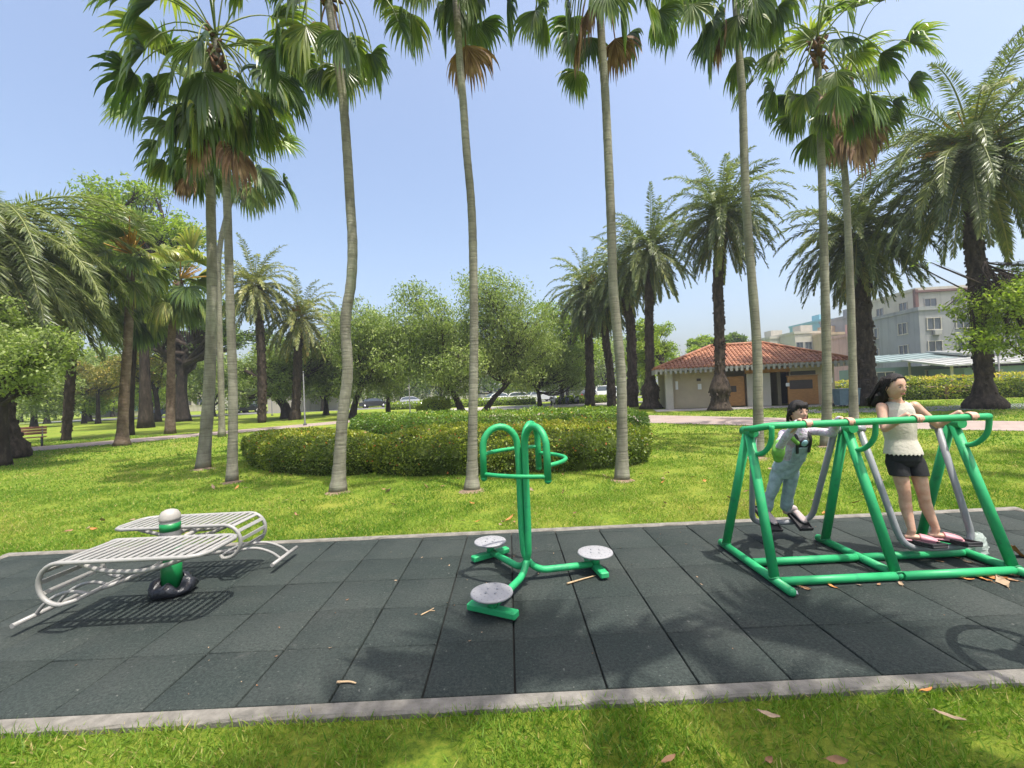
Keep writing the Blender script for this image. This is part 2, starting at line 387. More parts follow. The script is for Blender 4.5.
parts = [blades(rng, -4.6, 4.9, .9, 2.25, 9500, .062, .0055),
         blades(rng, -9.5, 9.5, 5.02, 6.6, 5200, .055, .0065),
         blades(rng, -13.5, 13.5, 6.6, 9.2, 2100, .06, .009),
         blades(rng, -20, 20, 9.2, 14, 620, .065, .016),
         blades(rng, -34, 34, 14, 25, 170, .075, .03),
         blades(rng, -10.5, MX0 - .08, 2.2, 5.1, 3000, .055, .007), blades(rng, MX1 + .08, 10.5, 2.2, 5.1, 3000, .055, .007),
         blades(rng, -5.6, 5.8, 2.215, 2.262, 3200, .085, .0055, .8), blades(rng, -5.6, 5.8, 5.03, 5.06, 2500, .05, .0055, .8)]
Vs, Fs, Rs, n = [], [], [], 0
for V, F, r in parts: Vs.append(V); Fs.append(F + n); Rs.append(r); n += len(V)
tag(npmesh('lawn_grass', np.vstack(Vs), np.vstack(Fs), M_GRASS, rnd=np.concatenate(Rs)), 'short green and yellow lawn grass growing on both sides of the rubber paving', 'grass', kind='stuff')
# ------------------------------------------------------------------ palms, trees, hedges
M_BARK_FAN = None
def barkmat(name, stops, ring=0.0, scale=5.0, bmp=.4, streak=False):
    m, t, p = ng(name)
    n1 = noise(t, scale, 6, rough=.65, sc3=(1, 1, .35 if not ring else 1.0)); n2 = noise(t, scale * 9, 3)
    tc = t.nodes.new('ShaderNodeTexCoord'); h = n2
    c = ramp(t, stops, n1)
    if ring:
        w = t.nodes.new('ShaderNodeTexWave'); w.wave_type = 'BANDS'; w.bands_direction = 'Z'; w.inputs['Scale'].default_value = ring
        w.inputs['Distortion'].default_value = 2.2; w.inputs['Detail'].default_value = 3; w.inputs['Detail Scale'].default_value = 3
        t.links.new(tc.outputs['Object'], w.inputs['Vector'])
        c = mixc(t, ramp(t, [(.0, (.0, .0, .0)), (.35, (.12, .12, .12)), (.9, (.5, .5, .5))], w.outputs['Fac']), c, tuple(x * .45 for x in stops[0][1])); h = w.outputs['Fac']
    if streak:
        h = noise(t, 1.0, 4, sc3=(3, 3, 34), rough=.6)
        c = mixc(t, ramp(t, [(.34, (.42, .42, .42)), (.52, (0, 0, 0))], h), c, tuple(x * .5 for x in stops[0][1]))
        c = mixc(t, ramp(t, [(.55, (0, 0, 0)), (.7, (.6, .6, .6))], noise(t, 1.3, 4, sc3=(1, 1, .5))), c, (.20, .235, .15))
        c = mixc(t, ramp(t, [(.62, (0, 0, 0)), (.72, (.5, .5, .5))], noise(t, 5.5, 5)), c, (.10, .085, .065))
    t.links.new(c, p.inputs['Base Color']); p.inputs['Roughness'].default_value = .92; p.inputs['Specular IOR Level'].default_value = .2
    bump(t, p, h, bmp, .03)
    return m
M_BARK_FAN = barkmat('fan_palm_bark', [(.28, (.13, .122, .095)), (.5, (.22, .21, .16)), (.72, (.33, .32, .25))], streak=True, scale=4.0, bmp=.5)
M_BARK_DATE = barkmat('date_palm_bark', [(.3, (.022, .016, .012)), (.5, (.06, .045, .034)), (.7, (.125, .095, .07))], scale=7, bmp=.9)
M_BARK_BROWN = barkmat('ringed_brown_bark', [(.3, (.09, .065, .045)), (.5, (.17, .125, .09)), (.7, (.27, .21, .16))], ring=5, scale=4)
M_BARK_DARK = barkmat('dark_bark', [(.3, (.016, .013, .010)), (.55, (.045, .035, .027)), (.75, (.10, .08, .06))], scale=5, bmp=.8)
M_FAN = leafmat('fan_palm_leaf', [(0, (.026, .055, .015)), (.35, (.068, .125, .024)), (.65, (.155, .22, .038)), (.88, (.31, .33, .07)), (1, (.46, .40, .12))], trans=.36, rough=.36, spec=.55)
M_DEADLEAF = leafmat('dead_palm_leaf', [(0, (.10, .05, .028)), (.5, (.25, .14, .075)), (1, (.42, .27, .16))], trans=.2, rough=.7, tcol=1.0)
M_DATE = leafmat('date_palm_leaf', [(0, (.042, .062, .024)), (.4, (.115, .15, .045)), (.75, (.24, .27, .075)), (.92, (.38, .35, .10)), (1, (.52, .39, .11))], trans=.3, rough=.42, spec=.5)
M_DATEY = leafmat('yellow_date_palm_leaf', [(0, (.06, .08, .025)), (.4, (.15, .18, .05)), (.75, (.31, .30, .08)), (1, (.55, .41, .13))], trans=.25, rough=.45)
M_FIBRE = pmat('palm_fibre', (.16, .085, .045), .95, var=.5, scale=9, bmp=.6, bscale=40)
M_SPADIX = leafmat('orange_flower_stalk', [(0, (.35, .16, .02)), (1, (.62, .36, .06))], trans=.1, rough=.6, tcol=1.0)
DOWN = np.array([0, 0, -1.0])

def fan_frond(rng, o, az, el, Lp, R, droop, nseg=34, spread=128, shade=0.0, gd=1.0):
    """petiole path and a pleated fan of segments with hanging tips"""
    d = np.array([math.cos(el) * math.cos(az), math.cos(el) * math.sin(az), math.sin(el)]); p = np.array(o, float); path = [p.copy()]
    for k in range(6):
        d = nrm(d + DOWN * droop / 6 * (.4 + .25 * k)); p = p + d * Lp / 6; path.append(p.copy())
    s = np.cross(d, [0, 0, 1.0])
    if np.linalg.norm(s) < .15: s = np.array([-math.sin(az), math.cos(az), 0])
    s = nrm(s); n = np.cross(s, d)
    rl = rng.normal(0, .35); s, n = s * math.cos(rl) + n * math.sin(rl), n * math.cos(rl) - s * math.sin(rl)
    th = np.radians(np.linspace(-spread, spread, nseg)) + rng.normal(0, .02, nseg)
    D = np.cos(th)[:, None] * d + np.sin(th)[:, None] * s + n * (.12 + .25 * np.abs(np.sin(th)))[:, None] * (1 if el > -.6 else -.4)
    D = nrm(D); Wd = nrm(-np.sin(th)[:, None] * d + np.cos(th)[:, None] * s)
    Wd = nrm(Wd + n * (.55 * (-1.0) ** np.arange(nseg))[:, None])
    Ls = R * (.78 + .22 * np.cos(th)) * rng.uniform(.88, 1.06, nseg) * np.where(rng.uniform(size=nseg) < .12, rng.uniform(.55, .85, nseg), 1)
    P = np.repeat(p[None], nseg, 0) ; gk = np.array([.02, .05, .16, .42, .75, .9]) * gd; ww = np.array([.008, .052, .082, .078, .055, .028, .004]) * R
    rows = [np.stack([P - Wd * ww[0] / 2, P + Wd * ww[0] / 2], 1)]
    jit = rng.uniform(.5, 1.6, nseg)[:, None]
    for k in range(6):
        D = nrm(D + DOWN * gk[k] * jit); P = P + D * (Ls / 6)[:, None]
        Wk = nrm(Wd - D * (Wd * D).sum(1, keepdims=True))
        rows.append(np.stack([P - Wk * ww[k + 1] / 2, P + Wk * ww[k + 1] / 2], 1))
    V = np.stack(rows, 1)                                   # nseg,7,2,3
    idx = np.arange(nseg * 14).reshape(nseg, 7, 2)
    F = np.stack([idx[:, :-1, 0], idx[:, :-1, 1], idx[:, 1:, 1], idx[:, 1:, 0]], -1).reshape(-1, 4)
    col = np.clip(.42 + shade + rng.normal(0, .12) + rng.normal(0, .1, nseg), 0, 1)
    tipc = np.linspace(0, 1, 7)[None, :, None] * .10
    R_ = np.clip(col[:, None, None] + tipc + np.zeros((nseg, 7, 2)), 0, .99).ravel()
    return path, V.reshape(-1, 3), F, R_
def gather(parts):
    Vs, Fs, Rs, n = [], [], [], 0
    for V, F, r in parts: Vs.append(V); Fs.append(F + n); Rs.append(r); n += len(V)
    return np.vstack(Vs), np.vstack(Fs), np.concatenate(Rs)
def stalk(path, r0, r1, rnd=.6):
    mb = MB(); mb.tube(path, list(np.linspace(r0, r1, len(path))), 4, cap=False, smooth=False)
    return np.array(mb.v), np.array(mb.f, np.int32), np.full(len(mb.v), rnd)
def fan_palm(px, Y, label, top, seed, group, r0=.13, nf=30, Lp=1.6, R=1.25, dead=(), name='fan_palm', bark=None, emin=-62, flare=1.35, yellow=0.0, spad=0):
    """px: trunk line in the photo (base first) at depth Y, top: crown centre"""
    rng = np.random.default_rng(seed)
    pts = [at(x, y, Y) for x, y in px]; base = pts[0].copy(); base[2] = -.03; pts[0] = base
    cr = at(top[0], top[1], Y); pts.append(cr)
    t = thing(name, base, label, 'palm tree', group)
    P = curve(pts, 10); P[:, 1] += np.interp(P[:, 2], [0, cr[2]], [0, .0]); n = len(P)
    hgt = np.clip(P[:, 2] / cr[2], 0, 1)
    rad = r0 * (1 - .32 * hgt + (flare - 1) * np.exp(-np.clip(P[:, 2], 0, 9) / .28)) * (1 + .025 * np.sin(P[:, 2] * 23) + rng.normal(0, .012, n))
    mb = MB(); mb.tube(P, list(rad), 16)
    # fibre and old leaf bases under the crown
    mb.cur = 1; ax = nrm(P[-1] - P[-6])
    for k in range(26):
        a = rng.uniform(0, 6.28); h = rng.uniform(-.75, .1); rr = r0 * .7
        q = cr + ax * h + np.array([math.cos(a), math.sin(a), 0]) * rr
        e = q + np.array([math.cos(a) * rng.uniform(.06, .2), math.sin(a) * rng.uniform(.06, .2), rng.uniform(-.12, .25)])
        mb.tube([q, (q + e) / 2 + [0, 0, .02], e], [.05, .045, .012], 5)
    mb.build('trunk', [bark or M_BARK_FAN, M_FIBRE], t)
    parts = []
    for i in range(nf):
        u = (i + .5) / nf; el = math.radians(82 + (emin - 82) * u ** .85 + rng.normal(0, 7)); az = i * 2.39996 + rng.normal(0, .25)
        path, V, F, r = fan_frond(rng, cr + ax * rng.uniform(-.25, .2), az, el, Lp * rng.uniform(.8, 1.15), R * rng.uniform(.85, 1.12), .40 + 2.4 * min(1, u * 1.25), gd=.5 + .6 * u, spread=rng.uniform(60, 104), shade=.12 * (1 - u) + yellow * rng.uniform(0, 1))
        parts.append((V, F, r)); parts.append(stalk(path, .022, .012, .72))
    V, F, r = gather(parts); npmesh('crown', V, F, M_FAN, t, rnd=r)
    for (az, h, L, RR) in dead:
        path, V, F, r = fan_frond(rng, cr + ax * h, math.radians(az), math.radians(-62), L, RR, 1.6, nseg=24, spread=75, gd=1.6)
        pv = stalk(path, .02, .012, .5); V, F, r = gather([(V, F, rng.uniform(0, 1, len(V) // 2).repeat(2)), pv])
        npmesh('dead_frond', V, F, M_DEADLEAF, t, rnd=r)
    for k in range(spad):
        a = rng.uniform(0, 6.28); parts = []
        for j in range(30):
            q = cr + [0, 0, .2]; d = np.array([math.cos(a + rng.normal(0, .5)), math.sin(a + rng.normal(0, .5)), rng.uniform(.2, 1.2)]); e = q + d * rng.uniform(.4, 1.1)
            parts.append(stalk([q, (q + e) / 2, e], .03, .02, rng.uniform(0, 1)))
        V, F, r = gather(parts); npmesh('flower_stalk', V, F, M_SPADIX, t, rnd=r)
    return t
def date_frond(rng, o, az, el, L, droop, N=46, lw=.045, ll=.42, shade=0.0):
    d = np.array([math.cos(el) * math.cos(az), math.cos(el) * math.sin(az), math.sin(el)]); p = np.array(o, float); path = [p.copy()]; Ts = [d.copy()]
    K = 12; tw = rng.normal(0, .12)
    for k in range(K):
        d = nrm(d + DOWN * droop / K * (.35 + 1.3 * k / K) + np.array([-math.sin(az), math.cos(az), 0]) * tw / K); p = p + d * L / K; path.append(p.copy()); Ts.append(d.copy())
    path = np.array(path); Ts = np.array(Ts)
    tt = np.repeat(np.linspace(.10, .995, N), 2); sd = np.tile([1.0, -1.0], N)
    i = np.clip(tt * K, 0, K - .001); i0 = i.astype(int); fr = (i - i0)[:, None]
    P = path[i0] * (1 - fr) + path[i0 + 1] * fr; T = nrm(Ts[i0] * (1 - fr) + Ts[i0 + 1] * fr)
    S = nrm(np.cross(T, [0, 0, 1.0]) + 1e-6); Nn = np.cross(S, T)
    D = T * (.45 + .5 * tt)[:, None] + S * sd[:, None] * (.95 - .35 * tt)[:, None] + Nn * (.30 + rng.normal(0, .22, 2 * N))[:, None] + DOWN * rng.uniform(.0, .75, 2 * N)[:, None]
    ln = ll * np.sin(np.pi * (.14 + .80 * tt)) ** .7 * rng.uniform(.85, 1.12, 2 * N)
    V, F = kites(P, D, Nn + rng.normal(0, .35, (2 * N, 3)), ln, np.full(2 * N, lw), .12)
    r = np.repeat(np.clip(.42 + shade + rng.normal(0, .09) + rng.normal(0, .12, 2 * N), 0, 1), 4)
    return path, V, F, r
def date_palm(px, Y, label, top, L, seed, group, r0=.3, nf=64, N=46, mat=None, ball=0.0, bark=None, emin=-72, lw=None, name='date_palm', orange=0, droop=1.9, bulge=0.0, emax=76):
    rng = np.random.default_rng(seed); nf = int(nf * 1.55)
    pts = [at(x, y, Y) for x, y in px]; pts[0][2] = -.03; base = pts[0].copy(); cr = at(top[0], top[1], Y); pts.append(cr - [0, 0, L * .04])
    t = thing(name, base, label, 'palm tree', group)
    P = curve(pts, 12); n = len(P)
    rad = r0 * (1 + .10 * np.sin(P[:, 2] * 9 + rng.uniform(0, 6)) * .5 + rng.normal(0, .03, n)); rad *= 1 + .25 * np.clip((P[:, 2] - cr[2] + 1.2), 0, 1.2)
    if ball: rad *= 1 + ball * np.exp(-(np.clip(P[:, 2], 0, 50) / (r0 * 2.0)) ** 2)
    if bulge: rad *= 1 + bulge * .62 * np.exp(-((P[:, 2] - 1.25) / .55) ** 2) + bulge * .95 * np.exp(-(np.clip(P[:, 2], 0, 9) / .5) ** 1.5)
    mb = MB(); mb.tube(P, list(rad), 18)
    # old leaf scars standing proud of the trunk
    step = .16 if r0 > .25 else .22
    for k in range(int(min(cr[2], 14) / step * 5)):
        h = rng.uniform(.3 if ball == 0 else .05, cr[2] - .1); j = int(np.clip(np.searchsorted(P[:, 2], h), 1, n - 1)); a = k * 2.39996
        q = P[j] + np.array([math.cos(a), math.sin(a), 0]) * rad[j] * .94; q[2] = h
        e = q + np.array([math.cos(a) * .20, math.sin(a) * .20, .22]) * r0 * rng.uniform(.35, .8)
        mb.tube([q - [0, 0, r0 * .15], e], [r0 * .30, r0 * .15], 5, smooth=False)
    mb.build('trunk', bark or M_BARK_DATE, t)
    parts = []
    for i in range(nf):
        u = (i + .5) / nf; el = math.radians(emax + (emin - emax) * u ** .85 + rng.normal(0, 6)); az = i * 2.39996 + rng.normal(0, .2)
        o = cr + np.array([math.cos(az), math.sin(az), 0]) * r0 * .5 + [0, 0, .5 * (1 - u) - .3]
        path, V, F, r = date_frond(rng, o, az, el, L * rng.uniform(.85, 1.08) * (.92 if u > .8 else 1), droop * (.8 + .5 * u) if el > -.5 else .8, N, lw or L * .018, L * .112, shade=.12 * (1 - u) - .05 + (.3 if u > .93 else 0))
        parts += [(V, F, r), stalk(path, L * .009, L * .003, .7 + .2 * (u > .8))]
    V, F, r = gather(parts); npmesh('crown', V, F, mat or M_DATE, t, rnd=r)
    for k in range(orange):
        parts = []; a = rng.uniform(0, 6.28)
        for j in range(40):
            q = cr + [0, 0, .1]; aa = a + rng.normal(0, .45); d = np.array([math.cos(aa), math.sin(aa), rng.uniform(.1, .9)]); e = q + d * L * rng.uniform(.12, .34); e[2] -= .1
            parts.append(stalk([q, (q + e) / 2 + [0, 0, .1], e], L * .008, L * .005, rng.uniform(0, 1)))
        V, F, r = gather(parts); npmesh('flower_stalk', V, F, M_SPADIX, t, rnd=r)
    return t
def broadleaf(base, trunk, clumps, label, seed, mat, n=9000, leaf=.16, r0=.2, bark=None, sub=46, group=None, sig=.075, name='broadleaf_tree', cat='tree', aspect=.5, hang=0.0, twigs=True):
    """trunk: points from base up; clumps: (centre, radius xyz)"""
    rng = np.random.default_rng(seed)
    t = thing(name, base, label, cat, group)
    P = curve(trunk, 8); mb = MB(); mb.tube(P, list(r0 * (1 - .4 * np.linspace(0, 1, len(P)) + .5 * np.exp(-np.linspace(0, 1, len(P)) * 9))), 10)
    tot = sum(c[1][0] * c[1][1] * c[1][2] for c in clumps) ; parts = []
    for c, r in clumps:
        c = np.array(c, float); r = np.array(r, float)
        k0 = rng.integers(len(P) // 2, len(P)); o = P[k0]
        mid = (o + c) / 2 + rng.normal(0, .12, 3) * np.linalg.norm(c - o) + [0, 0, .06 * np.linalg.norm(c - o)]
        L1 = curve([o, mid, c], 5); mb.tube(L1, list(np.linspace(r0 * .5, r0 * .16, len(L1))), 7)
        share = (r.prod() / tot) ** .8 if len(clumps) > 1 else 1
        ns = max(8, int(sub * (r.mean() / np.mean([q[1] for q in clumps])) ** 1.6)); nl = int(n * r.prod() / tot)
        dd = rdir(rng, ns); rr = rng.uniform(.25, 1.0, ns) ** .55; S = c + dd * r * rr[:, None] * rng.uniform(.85, 1.12, (ns, 1))
        if twigs:
            for q in S[:: 2]:
                i = rng.integers(1, len(L1)); mq = (L1[i] + q) / 2 + rng.normal(0, .05, 3) * r; mb.tube([L1[i], mq, q], [r0 * .13, r0 * .08, r0 * .03], 4, cap=False)
        w = rng.integers(0, ns, nl); sg = sig * r.mean() * 2.2 * rng.uniform(.6, 1.3, ns)
        tone = rng.normal(0, .10, ns)
        Q = S[w] + rng.normal(0, 1, (nl, 3)) * sg[w][:, None] * [1.15, 1.15, .8]
        D = rdir(rng, nl) + [0, 0, .1] + DOWN * hang; N = nrm(rng.normal(0, .65, (nl, 3)) + [0, 0, .8])
        V, F = kites(Q, D, N, leaf * rng.uniform(.6, 1.3, nl), leaf * aspect * rng.uniform(.7, 1.2, nl), .15)
        parts.append((V, F, np.repeat(np.clip(.45 + tone[w] + rng.normal(0, .16, nl), 0, 1), 4)))
    mb.build('trunk', bark or M_BARK_DARK, t)
    V, F, r = gather(parts); npmesh('crown', V, F, mat, t, rnd=r)
    return t
def clump_px(rng, ell, Y, k, rad, flat=.8, dy=1.0):
    """k leaf masses filling an ellipse (px,py,rx,ry) of the photo at depth Y"""
    x, y, rx, ry = ell; out = []; s = Y / CAM_F
    for i in range(k):
        a = 2.39996 * i + rng.uniform(0, .6); q = math.sqrt((i + .5) / k) * .8
        c = at(x + math.cos(a) * rx * q, y + math.sin(a) * ry * q, Y + rng.uniform(-1, 1) * dy * rx * s * .8)
        r = rad * rng.uniform(.8, 1.25) * min(rx, ry) * s; out.append((c, (r * 1.1, r * 1.1, r * flat)))
    return out
GP = 'tall slender fan palms around the exercise area'
fan_palm([(232, 481), (233, 400), (230, 300), (227, 200), (222, 120)], 9.17, 'pale trunked fan palm nearest in the left cluster, with hanging brown dead fronds', (216, 40), 21, GP, r0=.095, nf=44, Lp=1.65, R=1.14, dead=[(225, -1.1, 1.3, .95), (335, -1.0, 1.5, 1.05)], emin=-68)
fan_palm([(203, 468), (209, 390), (212, 300), (211, 220), (208, 170)], 11.25, 'fan palm with thick grey trunk immediately left of the pale clustered trunk', (188, 118), 22, GP, r0=.145, nf=21, Lp=1.3, R=0.87, dead=[(250, -.7, 1.1, .8)], emin=-70)
fan_palm([(222, 437), (221, 380), (219, 300), (221, 240)], 21.5, 'thin fan palm farther back between the two left cluster trunks', (246, 150), 23, GP, r0=.15, nf=20, Lp=1.9, R=1.5, dead=[(330, -.6, 1.4, 1.0)], emin=-66)
fan_palm([(338, 491), (342, 424), (347.5, 373), (345.5, 322), (351, 283), (352.5, 245), (350, 200), (347, 150), (343, 100), (336, 50)], 7.7, 'fan palm with a gently bowed trunk rising in front of the left hedge end', (323, -32), 24, GP, r0=.10, nf=24, Lp=1.6, R=0.79, dead=[(20, -.5, .6, .5), (190, -.6, .5, .4)], emin=-48, flare=1.6)
fan_palm([(472, 489), (472.5, 440), (474, 340), (473, 250), (471, 200), (466.5, 150), (463, 100), (459, 50)], 7.37, 'fan palm behind the three-seat twister, one dead brown frond against its trunk', (449, -115), 25, GP, r0=.082, nf=25, Lp=2.0, R=0.79, dead=[(60, -1.7, 1.0, .95)], emin=-78, flare=1.75)
fan_palm([(622, 479), (622, 423), (621, 373), (616, 320), (613, 285), (611, 220), (608, 150), (605, 90), (601, 30)], 7.63, 'fan palm with slightly curved trunk at the right end of the front hedge', (595, -80), 26, GP, r0=.093, nf=27, Lp=1.9, R=0.79, dead=[(175, -.8, 1.3, .8), (30, -.8, 1.3, .8), (190, -1.0, .6, .9)], emin=-60, flare=1.6)
fan_palm([(758.5, 457), (758, 400), (756.5, 340), (749, 245), (746, 200), (744, 150), (742.5, 100), (739, 50)], 9.36, 'straight fan palm standing just behind the small girl', (732, -55), 27, GP, r0=.102, nf=29, Lp=1.95, R=0.87, dead=[(190, -.7, 1.2, 1.0)], emin=-62)
fan_palm([(826, 446), (827, 380), (825, 290), (822, 180), (819, 90)], 10.3, 'slim fan palm between the two girls with its whole green crown in view', (817, 40), 28, GP, r0=.105, nf=29, Lp=1.7, R=0.85, dead=[(310, -.5, 1.0, 1.0)], emin=-64)
fan_palm([(854, 425), (853, 380), (850, 280), (846, 190), (843, 140)], 14.2, 'fan palm behind the one between the girls, skirted with brown fronds', (850, 66), 29, GP, r0=.125, nf=29, Lp=1.9, R=1.19, dead=[(260, -1.0, 1.2, 1.4), (300, -1.6, 1.0, 1.5), (20, -.2, 1.9, 1.4), (200, -1.5, .9, 1.3)], emin=-60, yellow=.12)
fan_palm([(122, 446), (124, 400), (128, 340), (130, 290)], 18.95, 'stout brown fan palm with orange flower stalks beside the left path', (132, 258), 30, GP, r0=.20, nf=20, Lp=1.15, R=1.15, bark=M_BARK_BROWN, emin=-30, flare=1.7, yellow=.25, spad=3)
fan_palm([(170, 430), (171, 380), (172, 330)], 25.5, 'brown fan palm with shiny drooping leaves behind the orange flowering palm', (180, 282), 31, GP, r0=.24, nf=22, Lp=1.5, R=1.8, bark=M_BARK_BROWN, emin=-50, yellow=.2, spad=1)
fan_palm([(131, 434), (132, 390), (136, 330)], 26, 'dark trunked fan palm hidden behind the stout brown one', (140, 300), 131, GP, r0=.15, nf=20, Lp=1.4, R=1.7, bark=M_BARK_DARK, emin=-50)
# two palms beside the photographer whose crowns shade the paving
for x, y, s, la in ((2.15, -.75, 32, 'fan palm beside the camera on the near lawn, the one nearest the twister'), (3.2, -.5, 33, 'fan palm beside the camera on the near lawn, the one nearest the wheel')):
    rng = np.random.default_rng(s)
    _at = at
    def at(px, py, Y, x=x, y=y): return np.array([x + px, y, py], float)
    fan_palm([(0, 0), (.05, 3), (.02, 6), (0, 7.6)], 0, la, (0, 8.2), s, GP, r0=.125, nf=17, Lp=1.7, R=1.2, emin=-50)
    at = _at
GD = 'feathery date palms farther back in the park'
date_palm([(985, 405), (982, 350), (977, 280), (973, 215)], 18.6, 'big feathery date palm with a swollen root base at the right edge', (972, 152), 5.3, 41, GD, r0=.30, nf=64, N=105, lw=.048, ball=1.5, emin=-62, orange=2)
date_palm([(868, 408), (864, 350), (860, 290)], 23.5, 'date palm with a dark leaning trunk behind the taller girl', (855, 232), 4.3, 42, GD, r0=.44, nf=66, N=84, lw=.055, ball=.5, emin=-76)
date_palm([(720, 411), (720, 370), (719, 320), (718, 275)], 24.9, 'date palm with a knobbly swollen trunk in front of the tiled toilet building', (722, 212), 3.9, 43, GD, r0=.28, nf=66, N=74, lw=.055, bulge=1.7, emin=-72)
date_palm([(651, 409), (650, 370), (649, 310)], 30.2, 'date palm with a swollen foot just left of the toilet building', (650, 248), 4.1, 44, GD, r0=.30, nf=64, N=66, lw=.06, bulge=1.8, emin=-74)
date_palm([(632, 407), (632, 370), (630, 320)], 34, 'date palm partly hidden behind the curved front palm trunk', (622, 270), 3.9, 45, GD, r0=.36, nf=60, N=44, bulge=.6, emin=-72)
date_palm([(612, 406), (610, 370), (606, 340)], 37, 'slender leaning date palm left of the curved front trunk', (604, 300), 3.6, 46, GD, r0=.32, nf=56, N=42, bulge=.4, emin=-74)
date_palm([(590, 405), (590, 370), (589, 345)], 39, 'leftmost date palm of the row towards the toilet building, with orange flower stalks', (588, 290), 4.6, 47, GD, r0=.36, nf=70, N=46, bulge=.5, emin=-76, orange=2)
date_palm([(295, 420), (297, 385), (298, 350)], 37, 'yellowish date palm standing alone on the lawn left of centre', (299, 318), 4.2, 48, GD, r0=.33, nf=50, N=44, mat=M_DATEY, ball=.5, emin=-60, orange=1)
date_palm([(66, 441), (69, 400), (72, 350), (74, 320)], 23.7, 'leaning date palm behind the brown bench on the left', (80, 285), 3.4, 49, GD, r0=.21, nf=56, N=70, lw=.05, emin=-55)
date_palm([(4, 452), (0, 400), (-4, 330), (-6, 270)], 15.6, 'large date palm at the left edge with arching fronds and a lumpy foot', (-22, 225), 5.7, 50, GD, r0=.36, nf=82, N=115, lw=.045, ball=1.0, emin=-60, emax=42, orange=1)
date_palm([(262, 424), (262, 380), (260, 330)], 34, 'green date palm behind the left cluster of fan palms', (255, 285), 3.8, 51, GD, r0=.3, nf=54, N=44, mat=M_DATEY, emin=-60)
date_palm([(345, 415), (345, 380), (343, 350)], 42, 'small distant date palm behind the bowed fan palm trunk', (341, 330), 3.8, 52, GD, r0=.3, nf=44, N=40, mat=M_DATEY, emin=-58)

M_OLIVE = leafmat('olive_green_leaf', [(0, (.075, .115, .03)), (.45, (.20, .26, .068)), (.75, (.33, .39, .12)), (1, (.47, .50, .22))], trans=.38, rough=.5)
M_LIME = leafmat('lime_green_leaf', [(0, (.08, .13, .016)), (.45, (.20, .28, .03)), (.75, (.32, .39, .045)), (1, (.46, .48, .10))], trans=.42, rough=.5)
M_DEEP = leafmat('deep_green_leaf', [(0, (.038, .07, .016)), (.45, (.10, .16, .03)), (.75, (.18, .25, .045)), (1, (.30, .36, .085))], trans=.38, rough=.45)
M_AUTUMN = leafmat('yellowing_leaf', [(0, (.07, .08, .015)), (.4, (.17, .17, .03)), (.75, (.33, .26, .04)), (1, (.45, .28, .05))], trans=.35, rough=.5)
GT = 'broadleaf trees in the park'
rr = np.random.default_rng(77)
def tree(px, trunkpx, Y, ell, k, rad, label, seed, mat, **kw):
    T = [at(x, y, Y) for x, y in trunkpx]; T[0][2] = -.03
    broadleaf(T[0], T, sum([clump_px(rr, e, Y, kk, rad) for e, kk in zip(ell, k)], []), label, seed, mat, group=GT, **kw)
tree(None, [(463, 413), (455, 396), (445, 384), (438, 374), (432, 360)], 33, [(425, 335, 48, 52), (455, 355, 40, 40)], [9, 5], .5, 'olive green tree with a dark leaning trunk behind the hedges', 61, M_OLIVE, n=34000, leaf=.2, r0=.24, sub=60, hang=.5, sig=.09)
tree(None, [(484, 410), (494, 398), (508, 383), (516, 366)], 35, [(500, 325, 46, 52), (505, 358, 60, 32)], [9, 6], .5, 'taller olive green tree whose trunk leans right, behind the twister', 62, M_OLIVE, n=36000, leaf=.2, r0=.22, sub=60, hang=.5, sig=.09)
tree(None, [(352, 414), (356, 400), (362, 385), (366, 370)], 35, [(366, 355, 40, 46), (395, 348, 30, 34)], [9, 6], .5, 'greyish green tree just right of the bowed fan palm trunk', 63, M_OLIVE, n=26000, leaf=.2, r0=.25, hang=.5)
tree(None, [(388, 408), (388, 396), (387, 380)], 42, [(386, 372, 26, 24)], [5], .6, 'low round dark tree left of the leaning trunk', 64, M_OLIVE, n=9000, leaf=.26, r0=.2)
tree(None, [(562, 407), (562, 390), (558, 372)], 46, [(556, 350, 42, 46), (568, 318, 30, 34)], [8, 5], .5, 'light green tree left of the date palm row', 65, M_LIME, n=15000, leaf=.30, r0=.28)
tree(None, [(540, 406), (538, 392), (530, 376)], 42, [(534, 358, 40, 32), (575, 365, 30, 24)], [8, 5], .55, 'low spreading green tree behind the parked cars side', 66, M_OLIVE, n=24000, leaf=.22, r0=.22, hang=.3)
tree(None, [(664, 404), (664, 380), (662, 360)], 40, [(662, 345, 20, 30), (640, 350, 22, 32)], [5, 4], .55, 'fresh green tree rising left of the tiled roof', 67, M_LIME, n=9000, leaf=.26, r0=.2)
tree(None, [(2, 440), (2, 410), (4, 380)], 13.6, [(14, 345, 50, 42), (24, 380, 36, 26), (-10, 330, 40, 40)], [8, 5, 5], .5, 'dense olive tree at the left edge above the brown bench', 68, M_OLIVE, n=16000, leaf=.13, r0=.16, sub=60)
tree(None, [(146, 425), (144, 350), (138, 260)], 34, [(126, 203, 42, 34), (112, 240, 40, 40), (160, 245, 40, 40)], [7, 6, 6], .5, 'tall bright green tree rising above the left palms', 69, M_LIME, n=17000, leaf=.3, r0=.4)
tree(None, [(182, 413), (181, 390), (184, 365), (190, 348)], 44, [(222, 338, 60, 14), (140, 338, 44, 14), (190, 312, 60, 18)], [8, 6, 8], .6, 'dark banyan with a thick fluted trunk behind the left palms', 70, M_DEEP, n=11000, leaf=.3, r0=.6)
tree(None, [(158, 414), (156, 395), (148, 375)], 46, [(140, 370, 34, 22)], [6], .5, 'half bare yellow tree left of the banyan trunk', 71, M_AUTUMN, n=3400, leaf=.26, r0=.26)
